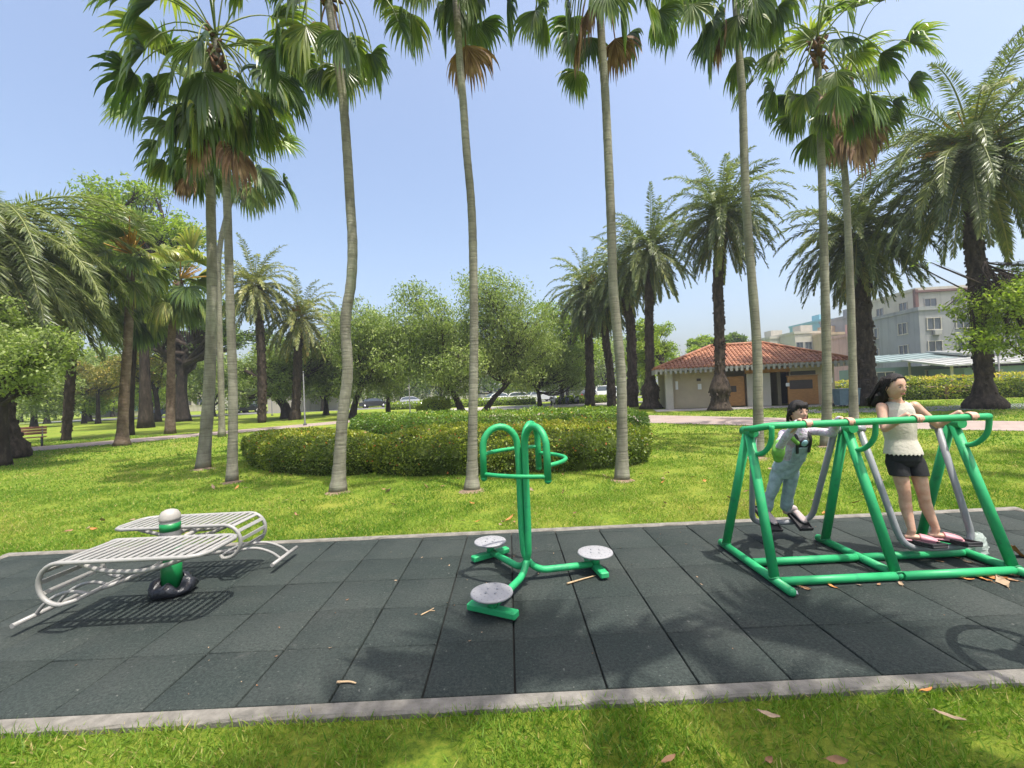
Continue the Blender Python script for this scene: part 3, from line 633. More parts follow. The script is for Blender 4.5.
tree(None, [(98, 418), (98, 400), (96, 385)], 48, [(100, 378, 36, 24)], [7], .5, 'yellow and brown leaved small tree between the left palms', 72, M_AUTUMN, n=8000, leaf=.28, r0=.2)
tree(None, [(84, 420), (84, 405), (84, 398)], 50, [(84, 392, 30, 20)], [6], .55, 'dark green bushy tree low behind the leaning date palm', 73, M_LIME, n=7000, leaf=.28, r0=.2)
tree(None, [(287, 420), (284, 405), (270, 390), (258, 378)], 40, [(268, 372, 34, 26), (300, 362, 38, 30), (250, 395, 24, 16)], [6, 6, 3], .55, 'dark spreading tree behind the yellowish date palm', 74, M_OLIVE, n=16000, leaf=.28, r0=.45)
tree(None, [(326, 414), (326, 400), (324, 385)], 45, [(330, 372, 30, 28)], [6], .55, 'dark tree between the yellowish palm and the bowed trunk', 75, M_OLIVE, n=8000, leaf=.3, r0=.25)
tree(None, [(34, 425), (34, 405), (36, 390)], 46, [(40, 390, 36, 26)], [7], .55, 'mid green tree far behind the brown bench', 76, M_OLIVE, n=9000, leaf=.3, r0=.25)
tree(None, [(1058, 418), (1040, 370), (1022, 325), (1000, 285), (985, 262)], 16, [(1000, 318, 52, 40), (1040, 285, 50, 45), (958, 302, 34, 16), (1015, 350, 40, 20), (925, 262, 16, 7)], [8, 6, 4, 4, 2], .42, 'airy lime green tree at the right edge with a thin slanting limb', 78, M_LIME, n=9500, leaf=.15, r0=.085, sub=30)
fan_palm([(1180, 520), (1180, 400), (1175, 300)], 6.4, 'short young fan palm just outside the right edge, one yellowish frond reaching into view', (1170, 225), 34, GP, r0=.12, nf=13, Lp=1.5, R=1.03, emin=-25, yellow=.5)
# farther belt of trees along the road
GF = 'distant trees along the road'
k = 0
FARL = ['distant olive tree between the leaning date palm and the stout brown palm', 'distant bright green tree behind the banyan trunk', 'distant olive tree glimpsed between the left cluster trunks', 'distant bright green tree behind the brown bench', 'distant olive tree between the yellowish palm and the pale wall', 'dark distant tree far left by the road', 'distant olive tree left of the stout brown palm', 'distant tree seen between the two left palm trunks', 'distant green tree behind the banyan',
        'distant dark tree right of the cluster trunks', 'distant tree behind the yellowish date palm', 'distant tree above the pale wall', 'distant tree left of the parked white cars',
        'distant tree over the first parked white car', 'distant tree over the second parked white car', 'distant tree over the third parked white car', 'distant tree over the scooters', 'distant dark tree behind the date palm row', 'distant tree right of the date palm row', 'distant tree top above the tiled roof ridge', 'distant small tree top right of the swollen palm']
for x, y, rx, ry, Y, mt in [(88, 372, 34, 30, 58, M_OLIVE), (150, 372, 40, 30, 60, M_LIME), (212, 376, 34, 28, 58, M_OLIVE), (46, 384, 34, 26, 56, M_LIME), (322, 376, 26, 22, 60, M_OLIVE), (20, 385, 46, 34, 72, M_OLIVE), (64, 388, 34, 26, 76, M_OLIVE), (112, 392, 30, 18, 80, M_LIME), (150, 388, 40, 20, 72, M_LIME), (245, 380, 40, 32, 70, M_OLIVE), (290, 372, 40, 30, 74, M_DEEP), (345, 372, 44, 34, 76, M_OLIVE),
                            (400, 370, 40, 34, 74, M_DEEP), (440, 372, 36, 30, 76, M_OLIVE), (490, 364, 38, 32, 78, M_DEEP), (528, 362, 34, 30, 74, M_LIME), (566, 362, 36, 32, 76, M_DEEP), (604, 360, 36, 34, 74, M_OLIVE), (640, 358, 30, 34, 76, M_LIME), (702, 346, 14, 10, 62, M_LIME), (732, 342, 10, 9, 66, M_DEEP)]:
    b0 = at(x, y, Y); b0[2] = -.03; tp = [b0, b0 + [0, 0, 1.3], at(x + 2, y + ry * .4, Y)]
    broadleaf(b0, tp, clump_px(rr, (x, y, rx, ry), Y, 7, .55), FARL[k], 90 + k, mt, n=9000, leaf=.42, r0=.3, group=GF, sub=34, twigs=False); k += 1

# ------------------------------------------------------------------ clipped hedges
M_HEDGE = leafmat('hedge_leaf', [(0, (.05, .085, .014)), (.35, (.14, .19, .022)), (.6, (.30, .33, .032)), (.82, (.50, .45, .05)), (.93, (.60, .42, .07)), (1, (.55, .17, .045))], trans=.36, rough=.42, spec=.45)
M_HEDGED = leafmat('green_hedge_leaf', [(0, (.045, .10, .016)), (.4, (.12, .21, .026)), (.7, (.22, .31, .036)), (.93, (.40, .43, .05)), (1, (.52, .26, .06))], trans=.36, rough=.42, spec=.45)
M_HCORE = pmat('hedge_twigs', (.045, .062, .016), 1.0, var=.5, scale=14, spec=.0)
def hedge(outline, h, label, seed, mat, dens=760, leaf=.062, tone=0.0, edge=.7, bump_=.12, base=None, group='clipped hedges round the flower bed'):
    rng = np.random.default_rng(seed)
    O = curve(list(outline) + [outline[0]], 8)[:-1, :2]; d = np.linalg.norm(np.roll(O, -1, 0) - O, axis=1)
    c0 = O.mean(0); t = thing('hedge', (*c0, -.03), label, 'hedge', group)
    A0, B0 = O, np.roll(O, -1, 0)
    def dist(x, y):
        q = np.stack([x, y], 1); r = np.full(len(x), 9e9)
        for a, b_ in zip(A0, B0):
            ab = b_ - a; u = np.clip(((q - a) @ ab) / (ab @ ab + 1e-9), 0, 1); r = np.minimum(r, np.linalg.norm(q - a - u[:, None] * ab, axis=1))
        return r
    def topz(x, y, dd): 
        u = np.clip(dd / edge, 0, 1); return h * (.52 + .48 * np.sqrt(np.clip(1 - (1 - u) ** 2, 0, 1))) * (1 + bump_ * pnoise(x, y, 3.0, seed) + bump_ * .8 * pnoise(x, y, 9, seed + 1))
    # top samples
    lo, hi = O.min(0), O.max(0); n = int((hi - lo).prod() * dens)
    x, y = rng.uniform(lo[0], hi[0], n), rng.uniform(lo[1], hi[1], n); k = inpoly(x, y, O); x, y = x[k], y[k]; dd = dist(x, y); z = topz(x, y, dd)
    e = 1e-2
    Nn = np.stack([-(topz(x + e, y, dist(x + e, y)) - z) / e, -(topz(x, y + e, dist(x, y + e)) - z) / e, np.full(len(x), 1.0)], 1); Nn = nrm(np.clip(Nn, -2.5, 2.5))
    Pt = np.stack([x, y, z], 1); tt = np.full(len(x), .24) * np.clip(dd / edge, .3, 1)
    # side samples
    per = d.sum(); ns = int(per * h * .85 * dens * 1.7); s = rng.uniform(0, per, ns); cs = np.concatenate([[0], np.cumsum(d)]); i = np.clip(np.searchsorted(cs, s) - 1, 0, len(O) - 1)
    u = (s - cs[i]) / d[i]; Q = A0[i] + (B0[i] - A0[i]) * u[:, None]; T = nrm(B0[i] - A0[i]); ar = np.sign(np.sum(A0[:, 0] * B0[:, 1] - B0[:, 0] * A0[:, 1]))
    No = np.stack([T[:, 1], -T[:, 0]], 1) * ar; zz = rng.uniform(0, 1, ns) ** .9 * h * .85
    off = .05 * np.sin(zz / h * 3.0) - .10 * np.clip(zz / h - .55, 0, 1) ** 2 * 6 + bump_ * .9 * pnoise(Q[:, 0] * 1.0, Q[:, 1] + zz, 4.0, seed + 3) - .05 * (zz < .12)
    Ps = np.stack([Q[:, 0] + No[:, 0] * off, Q[:, 1] + No[:, 1] * off, zz], 1)
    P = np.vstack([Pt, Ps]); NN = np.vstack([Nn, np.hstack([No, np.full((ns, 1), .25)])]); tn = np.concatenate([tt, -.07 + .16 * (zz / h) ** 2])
    kp = rng.uniform(size=len(P)) < np.clip(.95 + 1.1 * pnoise(P[:, 0] * 1.3, P[:, 1] + 1.6 * P[:, 2], 7.0, seed + 9), .25, 1); P, NN, tn = P[kp], NN[kp], tn[kp]
    n = len(P); P = P - NN * rng.exponential(.03, n)[:, None]
    D = nrm(NN * .7 + rng.normal(0, .75, (n, 3)) + [0, 0, .25]); Nl = nrm(NN + rng.normal(0, .6, (n, 3)))
    V, F = kites(P, D, Nl, leaf * rng.uniform(.6, 1.35, n), leaf * .55 * rng.uniform(.8, 1.2, n), .1)
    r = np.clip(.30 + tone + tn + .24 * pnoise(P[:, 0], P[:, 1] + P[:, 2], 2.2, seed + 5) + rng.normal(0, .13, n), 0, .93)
    r[rng.uniform(size=n) < .012] = 1.0
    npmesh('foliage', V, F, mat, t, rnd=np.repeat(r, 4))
    # dark woody core under the leaves
    cen = O.mean(0); mb = MB(); K = len(O); V = []
    Nv = np.stack([(np.roll(O, -1, 0) - np.roll(O, 1, 0))[:, 1], -(np.roll(O, -1, 0) - np.roll(O, 1, 0))[:, 0]], 1) * ar; Nv = nrm(Nv)
    for ins, zf in ((.10, -.03), (.12, .38), (.26, .58), (.5, .78)):
        V += [(*(O[q] - Nv[q] * ins), zf * h if zf > 0 else zf) for q in range(K)]
    F = [(a * K + q, a * K + (q + 1) % K, (a + 1) * K + (q + 1) % K, (a + 1) * K + q) for a in range(3) for q in range(K)]
    V.append((*cen, h * .82)); F += [(3 * K + q, 3 * K + (q + 1) % K, 4 * K) for q in range(K)]
    mb.add(V, F); mb.build('woody_core', M_HCORE, t)
    return t
hedge([(-7.5, 12.3), (-6.9, 11.3), (-5.6, 10.0), (-4.4, 9.35), (-3.55, 9.15), (-3.05, 9.3), (-2.95, 10.2), (-3.6, 11.4), (-5.2, 12.3), (-6.8, 12.9)], .80, 'left part of the yellow topped front hedge, ending behind the bowed palm', 201, M_HEDGE, tone=-.01)
hedge([(-2.95, 9.15), (-2.2, 8.75), (-1.0, 8.6), (.3, 8.5), (1.3, 8.45), (2.3, 8.7), (2.95, 9.25), (3.05, 10.0), (2.4, 10.7), (1, 11.0), (-1, 11.1), (-2.75, 11.3), (-2.9, 10.2)], .84, 'right part of the yellow topped front hedge, behind the twister', 202, M_HEDGE, tone=.0)
hedge([(4.15, 12.9), (3.7, 12.5), (2.6, 12.75), (.6, 13.2), (-1.8, 14.0), (-4.0, 15.3), (-6.0, 17.0), (-6.6, 18.2), (-5.8, 18.9), (-4.4, 18.2), (-2.0, 17.0), (.8, 16.0), (3.0, 15.4), (4.2, 14.4)], .92, 'long dark green rear hedge curving behind the yellow topped one', 203, M_HEDGED, dens=420, leaf=.085, tone=.04)
hedge([(24.4, 27.2), (26.6, 26.4), (29.5, 25.2), (33, 23.9), (33.8, 25), (30.5, 26.6), (27, 28.2), (24.9, 28.5)], 1.35, 'yellow green hedge beyond the path at the right edge', 204, M_HEDGE, dens=130, leaf=.15, tone=.22, edge=.5)
hedge([(23.5, 31.5), (25.8, 30.7), (26.6, 31.6), (24.4, 32.7)], 1.2, 'small yellow hedge behind the head of the taller girl', 205, M_HEDGE, dens=130, leaf=.15, tone=.25, edge=.5)
c0 = at(437, 401, 34); hedge([(c0[0] + 1.0 * math.cos(a), c0[1] + 1.0 * math.sin(a)) for a in np.linspace(0, 6.28, 9)[:-1]], 1.45, 'round light green clipped bush behind the rear hedge', 206, M_LIME, dens=220, leaf=.15, tone=.5, edge=.9, group='round clipped bushes')
c0 = at(427, 404, 36); hedge([(c0[0] + .8 * math.cos(a), c0[1] + .7 * math.sin(a)) for a in np.linspace(0, 6.28, 9)[:-1]], .9, 'smaller lime bush beside the round clipped bush', 207, M_LIME, dens=220, leaf=.15, tone=.5, edge=.7, group='round clipped bushes')
hedge([(2, 50), (-6, 51), (-14, 52), (-14, 53.5), (-5, 52.6), (3, 51.6)], .8, 'low grassy verge hedge in front of the parked cars', 208, M_LIME, dens=40, leaf=.25, tone=.1, edge=.5, group='verge planting')
hedge([(5, 45.5), (8, 44.6), (10.5, 45), (10, 47), (6, 47.4)], .7, 'low green planting at the foot of the date palm row', 209, M_LIME, dens=70, leaf=.22, tone=.05, edge=.5, group='verge planting')
# ------------------------------------------------------------------ toilet building with a tiled hip roof
M_RENDERW = pmat('beige_render', (.43, .36, .25), .9, var=.10, scale=1.2, bmp=.15, bscale=50)
M_WHITE = pmat('white_render', (.44, .41, .34), .85, var=.06, scale=1.5)
M_WOOD = pmat('orange_wood', (.36, .175, .05), .6, var=.25, scale=5, sc3=(1, 1, 8))
M_DARKIN = pmat('shade_and_wheel_dark', (.06, .056, .05), .8)  # shade of the building's openings put into a colour; also the bin wheels
M_FASCIA = pmat('grey_fascia', (.30, .295, .27), .8, var=.1)
M_SIGN = pmat('dark_sign_panel', (.05, .035, .03), .5)
M_PAPER = pmat('white_paper', (.75, .75, .74), .7, var=.03)
M_RED = pmat('red_paint', (.55, .04, .03), .4)
m, t, p = ng('clay_roof_tile')
n1 = noise(t, 2.4, 5); n2 = noise(t, 14, 4)
c = mixc(t, ramp(t, [(.5, (0, 0, 0)), (.75, (.6, .6, .6))], n2), ramp(t, [(.3, (.22, .085, .045)), (.55, (.33, .14, .07)), (.75, (.43, .23, .13))], n1), (.20, .06, .045))
t.links.new(c, p.inputs['Base Color']); p.inputs['Roughness'].default_value = .65; M_TILE = m
m, t, p = ng('window_glass')
p.inputs['Base Color'].default_value = (.05, .065, .08, 1); p.inputs['Roughness'].default_value = .08; p.inputs['Specular IOR Level'].default_value = .8; M_GLASS = m
BL, BR = np.array([10.44, 28.3, 0]), np.array([19.85, 25.95, 0])
bx = nrm(BR - BL); by = np.array([-bx[1], bx[0], 0]); bz = np.array([0, 0, 1.0]); BW = np.linalg.norm(BR - BL); brz = math.atan2(bx[1], bx[0])
def bp(x, y, z): return BL + bx * x + by * y + bz * z
bt = thing('toilet_building', bp(BW / 2, 2.6, -.03), 'single storey beige toilet building with red tiled hip roof', 'building')
def bbox(name, x0, x1, y0, y1, z0, z1, mat, par=bt, bv=.01):
    mb = MB(); mb.box(bp((x0 + x1) / 2, (y0 + y1) / 2, (z0 + z1) / 2), (x1 - x0, y1 - y0, z1 - z0), rz=brz, bv=bv); return mb.build(name, mat, par)
EH = 2.42; DP = 5.4
mb = MB()
def wbox(x0, x1, y0, y1, z0, z1): mb.box(bp((x0 + x1) / 2, (y0 + y1) / 2, (z0 + z1) / 2), (x1 - x0, y1 - y0, z1 - z0), rz=brz)
wbox(.45, 3.05, .35, .55, 0, EH); wbox(3.75, 5.6, 1.6, 1.75, 0, EH); wbox(7.3, BW, .0, .2, 0, EH); wbox(BW - .2, BW, .201, DP, 0, EH); wbox(.0, .2, .45, DP, 0, EH); wbox(.201, BW - .201, DP - .2, DP, 0, EH); wbox(6.9, 7.1, 1.0, 3, 0, EH)
mb.build('wall', M_RENDERW, bt)
bbox('white_pillar', -.05, .42, -.05, .42, -.03, EH, M_WHITE); bbox('white_partition', 4.85, 6.2, .02, .16, 0, EH - .35, M_WHITE)
bbox('recess_shade_sheet', 3.0, 8, 2.6, 2.7, 0, EH, M_DARKIN); bbox('ceiling_board', .2, BW - .2, .1, DP - .2, EH - .02, EH + .03, M_FASCIA)  # dark sheet behind the openings stands for the shade inside
bbox('wooden_screen', 3.35, 4.8, .30, .38, .05, 1.95, M_WOOD); bbox('wooden_beam', 4.75, 7.3, -.06, .10, EH - .33, EH - .03, M_WOOD)
cab = bbox('wooden_counter_front', 7.1, 8.75, -.14, -.01, .05, 1.78, M_WOOD); bbox('notice_panel', 7.2, 8.45, -.17, -.142, 1.0, 1.55, M_SIGN, cab); bbox('counter_cap', 7.05, 8.8, -.16, .0, 1.783, 1.83, M_WOOD, cab)
bbox('round_sign_plate', 6.98, 7.18, -.20, -.172, 1.18, 1.40, M_PAPER, cab)
bbox('opening_shade_plate', 7.32, 8.7, -.012, .0, 1.86, 2.1, M_DARKIN)  # thin dark plate on the solid wall, colour stands for a shaded opening
for x, z, w, h, m_ in ((.62, 1.25, .16, .55, M_PAPER), (1.95, 1.75, .25, .17, M_SIGN), (2.0, 1.2, .22, .36, M_PAPER), (5.35, 1.72, .22, .16, M_SIGN), (9.25, 1.75, .22, .15, M_SIGN), (9.4, 1.3, .2, .3, M_PAPER)):
    yy = .348 if x < 3 else (.018 if x < 7 else -.002); bbox('wall_notice', x, x + w, yy - .025, yy, z, z + h, m_)
bbox('sign_plate', 3.75, 4.3, .27, .298, .95, 1.35, M_SIGN)
# roof: hip with rolled tiles, hanging slatted fascia
OV = .75; HX0, HX1, HY = 3.35, BW - 3.0, DP / 2; RH = 4.15
e = [bp(-OV, -OV, EH + .2), bp(BW + OV, -OV, EH + .2), bp(BW + OV, DP + OV, EH + .2), bp(-OV, DP + OV, EH + .2)]; r0, r1 = bp(HX0, HY, RH), bp(HX1, HY, RH)
roof = MB()
def slope(a, b_, c, d, n):      # eave a-b, ridge d-c; rolled tiles as half round ribs
    a, b_, c, d = map(np.array, (a, b_, c, d)); nn = nrm(np.cross(b_ - a, d - a + (c - b_)))
    roof.add([a, b_, c, d], [(0, 1, 2, 3)]) if np.linalg.norm(c - d) > .01 else roof.add([a, b_, c], [(0, 1, 2)])
    L = np.linalg.norm(b_ - a); ex = (b_ - a) / L; up = (d + c) / 2 - (a + b_) / 2; up = up - ex * (up @ ex); H = np.linalg.norm(up); up /= H
    xd, xc = (d - a) @ ex, (c - a) @ ex
    for k in range(n):
        s = (k + .5) / n * L
        hh = H * min(1, s / max(xd, 1e-6), (L - s) / max(L - xc, 1e-6))
        if hh < .12: continue
        q = a + ex * s; m_ = max(2, int(hh / .34)); pts = []; rr_ = []
        for i in range(m_):
            z0 = i / m_ * hh; z1 = (i + 1) / m_ * hh
            pts += [q + up * z0 + nn * .012, q + up * (z1 - .004) + nn * -.004]; rr_ += [L / n * .34, L / n * .29]
        roof.tube(pts, rr_, 7, up=nn, smooth=False)
slope(e[0], e[1], r1, r0, 46); slope(e[1], e[2], r1, r1, 26); slope(e[2], e[3], r0, r1, 46); slope(e[3], e[0], r0, r0, 26)
ro = roof.build('tiled_roof', M_TILE, bt)
mb = MB(); mb.tube([r0 + [0, 0, .04], r1 + [0, 0, .04]], .13, 8)
for a, b_ in ((e[0], r0), (e[1], r1), (e[2], r1), (e[3], r0)): mb.tube([a + [0, 0, .05], b_ + [0, 0, .05]], .11, 8)
mb.build('ridge_cap', M_TILE, ro)
bbox('eave_board', -OV + .02, BW + OV - .02, -OV + .02, DP + OV - .02, EH + .04, EH + .19, M_FASCIA, ro)
mb = MB()
for k in range(38):
    x = -OV + .1 + k * (BW + 2 * OV - .2) / 37; mb.box(bp(x, -OV - .01, EH + .02), (.15, .04, .32), rz=brz, bv=.006)
for k in range(24):
    y = -OV + .25 + k * (DP + 2 * OV - .4) / 23
    mb.box(bp(BW + OV, y, EH + .02), (.04, .15, .32), rz=brz, bv=.006); mb.box(bp(-OV, y, EH + .02), (.04, .15, .32), rz=brz, bv=.006)
sf = mb.build('slatted_fascia', M_FASCIA, ro)
# fire extinguisher cabinet + bins beside the building
o = bp(8.95, -.62, 0); ft = thing('fire_extinguisher_stand', o, 'small red and white stand against the toilet building wall', 'stand')
mb = MB(); mb.box(o + [0, 0, .35], (.26, .22, .7), rz=brz, bv=.02); mb.build('body', M_RED, ft); mb = MB(); mb.box(o + [0, 0, .8], (.28, .24, .18), rz=brz, bv=.02); mb.build('lid', M_WHITE, ft)
M_BIN = pmat('blue_grey_plastic', (.13, .20, .25), .5)
for k, (dx, la) in enumerate(((0, 'blue grey wheeled bin, the one nearer the building'), (.72, 'blue grey wheeled bin, the one farther from the building'))):
    o = at(841, 404, 23.5) + np.array([dx * .8, -.1 * dx, 0]); o[2] = 0; bn = thing('wheeled_bin', o, la, 'bin', 'blue grey bins')
    mb = MB(); mb.add([o + [s * .26 * w, d * .28 * w, z] for z, w in ((.08, .82), (.92, 1.0)) for s, d in ((-1, -1), (1, -1), (1, 1), (-1, 1))], [(0, 1, 2, 3), (4, 5, 6, 7), (0, 1, 5, 4), (1, 2, 6, 5), (2, 3, 7, 6), (3, 0, 4, 7)]); mb.build('body', M_BIN, bn)
    mb = MB(); mb.box(o + [0, 0, .955], (.58, .62, .06), bv=.02); mb.build('lid', M_BIN, bn)
    mb = MB(); mb.lathe(o + [-.22, .28, .1], [(.1, -.03), (.1, .03)], 12, ax=(1, 0, 0)); mb.lathe(o + [.22, .28, .1], [(.1, -.03), (.1, .03)], 12, ax=(1, 0, 0)); mb.build('wheel', M_DARKIN, bn)

# ------------------------------------------------------------------ town beyond the park
def wallmat(name, col):
    m, t, p = ng(name)
    c = ramp(t, [(.3, tuple(x * .86 for x in col)), (.7, tuple(min(1, x * 1.08) for x in col))], noise(t, .35, 5))
    c = mixc(t, ramp(t, [(.50, (0, 0, 0)), (.72, (.55, .55, .55))], noise(t, 1.0, 5, sc3=(1.6, 1.6, .12), rough=.6)), c, tuple(x * .5 for x in col))
    t.links.new(c, p.inputs['Base Color']); p.inputs['Roughness'].default_value = .9; bump(t, p, noise(t, 30, 3), .15); return m
M_GREYC = wallmat('grey_concrete_wall', (.255, .26, .265))
M_CREAM = wallmat('cream_wall', (.45, .43, .36))
M_PINK = wallmat('pink_tile_wall', (.52, .30, .28))
M_TEALW = pmat('teal_sheet', (.14, .22, .21), .6, var=.12, scale=.6)
M_TEALR = pmat('pale_teal_roof', (.17, .225, .21), .5, var=.1, scale=.6)
M_PALER = pmat('pale_metal_roof', (.33, .33, .30), .5, var=.08, scale=.5)
M_TAN = wallmat('tan_wall', (.50, .38, .24))
M_BLUEW = pmat('blue_sheet_wall', (.22, .42, .48), .7, var=.08, scale=.4)
M_ORANGER = pmat('orange_roof_sheet', (.55, .17, .07), .7, var=.15, scale=.5)
M_BROWN = pmat('red_brown_trim', (.12, .055, .04), .7)
def block(name, c, size, rz, label, mats, wins=(), roof=None, cat='building', extra=None, group=None, flat=True):
    """c: ground centre; wins: (face 'f'/'l'/'r', cols, rows, w, h, z0, dz) grid of framed windows"""
    c = np.array([c[0], c[1], 0.0]); t = thing(name, (c[0], c[1], -.03), label, cat, group); sx, sy, sz = size
    ca, sa = math.cos(rz), math.sin(rz); ex, ey = np.array([ca, sa, 0]), np.array([-sa, ca, 0])
    def q(x, y, z): return c + ex * x + ey * y + [0, 0, z]
    mb = MB(); mb.box(q(0, 0, sz / 2 - .02), (sx, sy, sz), rz=rz, bv=.02); mb.build('wall', mats[0], t)
    mb = MB(); 
    if flat:
        for x, y, a, b_ in ((0, -sy / 2, sx + .3, .3), (0, sy / 2, sx + .3, .3), (-sx / 2, 0, .3, sy - .31), (sx / 2, 0, .3, sy - .31)): mb.box(q(x, y, sz + .2), (a, b_, .5), rz=rz)
        mb.box(q(sx * .2, 0, sz + 1.1), (2.6, 2.6, 2.2), rz=rz)
        mb.build('parapet', mats[1], t)
    for face, cols, rows, w, h, z0, dz in wins:
        for i in range(cols):
            for j in range(rows):
                u = (i + .5) / cols - .5; z = z0 + j * dz
                if face == 'f': pos, axx, dep = q(u * sx, -sy / 2, z), ex, -ey
                elif face == 'l': pos, axx, dep = q(-sx / 2, -u * sy, z), ey, -ex
                else: pos, axx, dep = q(sx / 2, u * sy, z), ey, ex
                ang = math.atan2(axx[1], axx[0])
                mb = MB()
                for dx_, dz_, a, b_ in ((0, h / 2 + .04, w + .24, .08), (0, -h / 2 - .04, w + .3, .1), (-w / 2 - .04, 0, .08, h), (w / 2 + .04, 0, .08, h), (0, 0, .05, h)): mb.box(pos + axx * dx_ + [0, 0, dz_] + dep * .05, (a, .16, b_), rz=ang)
                fr = mb.build('window', mats[2], t)
                mb = MB(); mb.box(pos + dep * .012, (w, .02, h), rz=ang); mb.build('pane', M_GLASS, fr)
                if (i * 7 + j * 3 + int(sx)) % 3 == 0 and sz > 5:
                    mb = MB(); mb.box(pos + axx * (w * .1) + dep * .32 - [0, 0, h / 2 + .42], (.85, .36, .6), rz=ang, bv=.02); mb.box(pos + axx * (w * .1) + dep * .25 - [0, 0, h / 2 + .76], (.9, .5, .06), rz=ang); mb.build('air_conditioner', M_FASCIA, t)
    if extra: extra(q, t, rz)
    return t
def trim(q, t, rz):
    mb = MB(); mb.box(q(-15.25, -8.25, 9), (.5, .5, 13.5), rz=rz); mb.box(q(0, -8.3, 15.35), (31, .6, .35), rz=rz); mb.build('brown_trim', M_BROWN, t)
block('concrete_building', (66.5, 61.2), (21, 11, 10.1), -.12, 'grey concrete three storey building behind the teal sheds', (M_GREYC, M_GREYC, M_WHITE), [('l', 2, 3, 1.5, 1.5, 1.8, 3.1), ('f', 6, 3, 1.6, 1.5, 2.0, 3.1)])
block('cream_building', (85, 78), (30, 16, 15.6), -.1, 'tall cream building with brown corner trim behind the grey one', (M_CREAM, M_CREAM, M_WHITE), [('f', 7, 4, 1.8, 1.8, 3.0, 3.4), ('l', 3, 4, 1.6, 1.7, 3.0, 3.4)], extra=trim)
def shedroof(mat, sx, sy, z, drop, ov=.5):
    def f(q, t, rz):
        mb = MB(); V = [q(-sx / 2 - ov, -sy / 2 - ov, z - drop), q(sx / 2 + ov, -sy / 2 - ov, z - drop), q(sx / 2 + ov, sy / 2 + ov, z), q(-sx / 2 - ov, sy / 2 + ov, z)]
        mb.add(V + [v + [0, 0, .12] for v in V], [(0, 3, 2, 1), (4, 5, 6, 7), (0, 1, 5, 4), (1, 2, 6, 5), (2, 3, 7, 6), (3, 0, 4, 7)])
        n = int(sx / .8)
        for k in range(n + 1):
            x = -sx / 2 - ov + .05 + k * (sx + 2 * ov - .1) / n; mb.tube([q(x, -sy / 2 - ov, z - drop + .14), q(x, sy / 2 + ov, z + .14)], .05, 4)
        mb.build('sheet_roof', mat, t)
        mb = MB()
        for x in (-sx / 2 + .1, 0, sx / 2 - .1): mb.box(q(x, -sy / 2 - .05, (z - drop) / 2), (.16, .16, z - drop), rz=rz)
        mb.build('post', M_WHITE, t)
    return f
block('teal_shed', (42.2, 46.5), (8.2, 6, 2.4), -.35, 'teal sheet metal shed left of the pale roofed one', (M_TEALW, M_TEALW, M_WHITE), [('f', 2, 1, 1.4, 1.0, 1.4, 1)], extra=shedroof(M_TEALR, 8.2, 6, 3.8, .9), flat=False, group='sheds beyond the path')
block('pale_roof_shed', (47.5, 38.0), (13.5, 5, 2.0), -.30, 'long low shed with a pale metal roof behind the yellow hedge', (M_TEALW, M_TEALW, M_WHITE), [('f', 4, 1, 1.6, 1.0, 1.1, 1)], extra=shedroof(M_PALER, 15.5, 5, 2.95, .8, .8), flat=False, group='sheds beyond the path')
block('brick_fronted_shed', (50.5, 43), (9, 4.5, 3.0), -.30, 'shed with a maroon front at the right edge', (M_BROWN, M_PALER, M_WHITE), [('f', 2, 1, 1.6, 1.2, 1.5, 1)], extra=shedroof(M_PALER, 9, 4.5, 3.9, .6, .6), flat=False, group='sheds beyond the path')
def bld(x0, x1, ytop, Y, D, name, label, mats, wins):
    a, b_ = at(x0, 378, Y), at(x1, 378, Y); z = at((x0 + x1) / 2, ytop, Y)[2]
    return block(name, ((a[0] + b_[0]) / 2, Y + D / 2), (b_[0] - a[0], D, z), 0, label, mats, wins, group='town buildings beyond the park')
bld(772, 797, 338, 95, 10, 'town_building', 'small cream far building just above the toilet roof', (M_CREAM, M_CREAM, M_WHITE), [('f', 2, 2, 1.2, 1.2, 4.5, 3.2)])
bld(797, 832, 333, 90, 10, 'town_building', 'white far building with balconies above the toilet roof', (M_WHITE, M_WHITE, M_GREYC), [('f', 4, 3, 1.3, 1.5, 2.5, 3.0)])
bld(826, 850, 320, 100, 12, 'town_building', 'far building with blue sheet walls on top', (M_BLUEW, M_BLUEW, M_WHITE), [('f', 2, 3, 1.4, 1.4, 3, 3.3)])
bld(829, 858, 334, 86, 10, 'town_building', 'tan far building in front of the blue one', (M_TAN, M_TAN, M_WHITE), [('f', 3, 3, 1.2, 1.3, 2.3, 3.0)])
bld(868, 887, 333, 70, 8, 'town_building', 'narrow pink balcony building left of the grey one', (M_PINK, M_PINK, M_WHITE), [('f', 2, 3, 1.0, 1.2, 1.8, 2.7)])
bld(860, 886, 315, 84, 10, 'town_building', 'dark grey far building behind the pink balcony building', (M_GREYC, M_GREYC, M_WHITE), [('f', 3, 4, 1.5, 1.6, 2.3, 3.2)])
bld(84, 128, 358, 95, 12, 'town_building', 'orange topped far building glimpsed between the left palms', (M_ORANGER, M_ORANGER, M_WHITE), [('f', 4, 3, 1.5, 1.5, 2.3, 3.2)])
bld(80, 112, 390, 84, 6, 'town_building', 'low white shop with blue awnings left of the stout palm', (M_WHITE, M_BLUEW, M_BLUEW), [('f', 4, 1, 1.5, 1.3, 1.7, 3)])
bld(128, 152, 392, 84, 6, 'town_building', 'low white shop with blue awnings right of the stout palm', (M_WHITE, M_BLUEW, M_BLUEW), [('f', 3, 1, 1.5, 1.3, 1.7, 3)])
bld(128, 215, 365, 105, 12, 'town_building', 'pale wide far building behind the banyan trunk', (M_CREAM, M_WHITE, M_WHITE), [('f', 8, 3, 1.5, 1.5, 2.3, 3.4)])
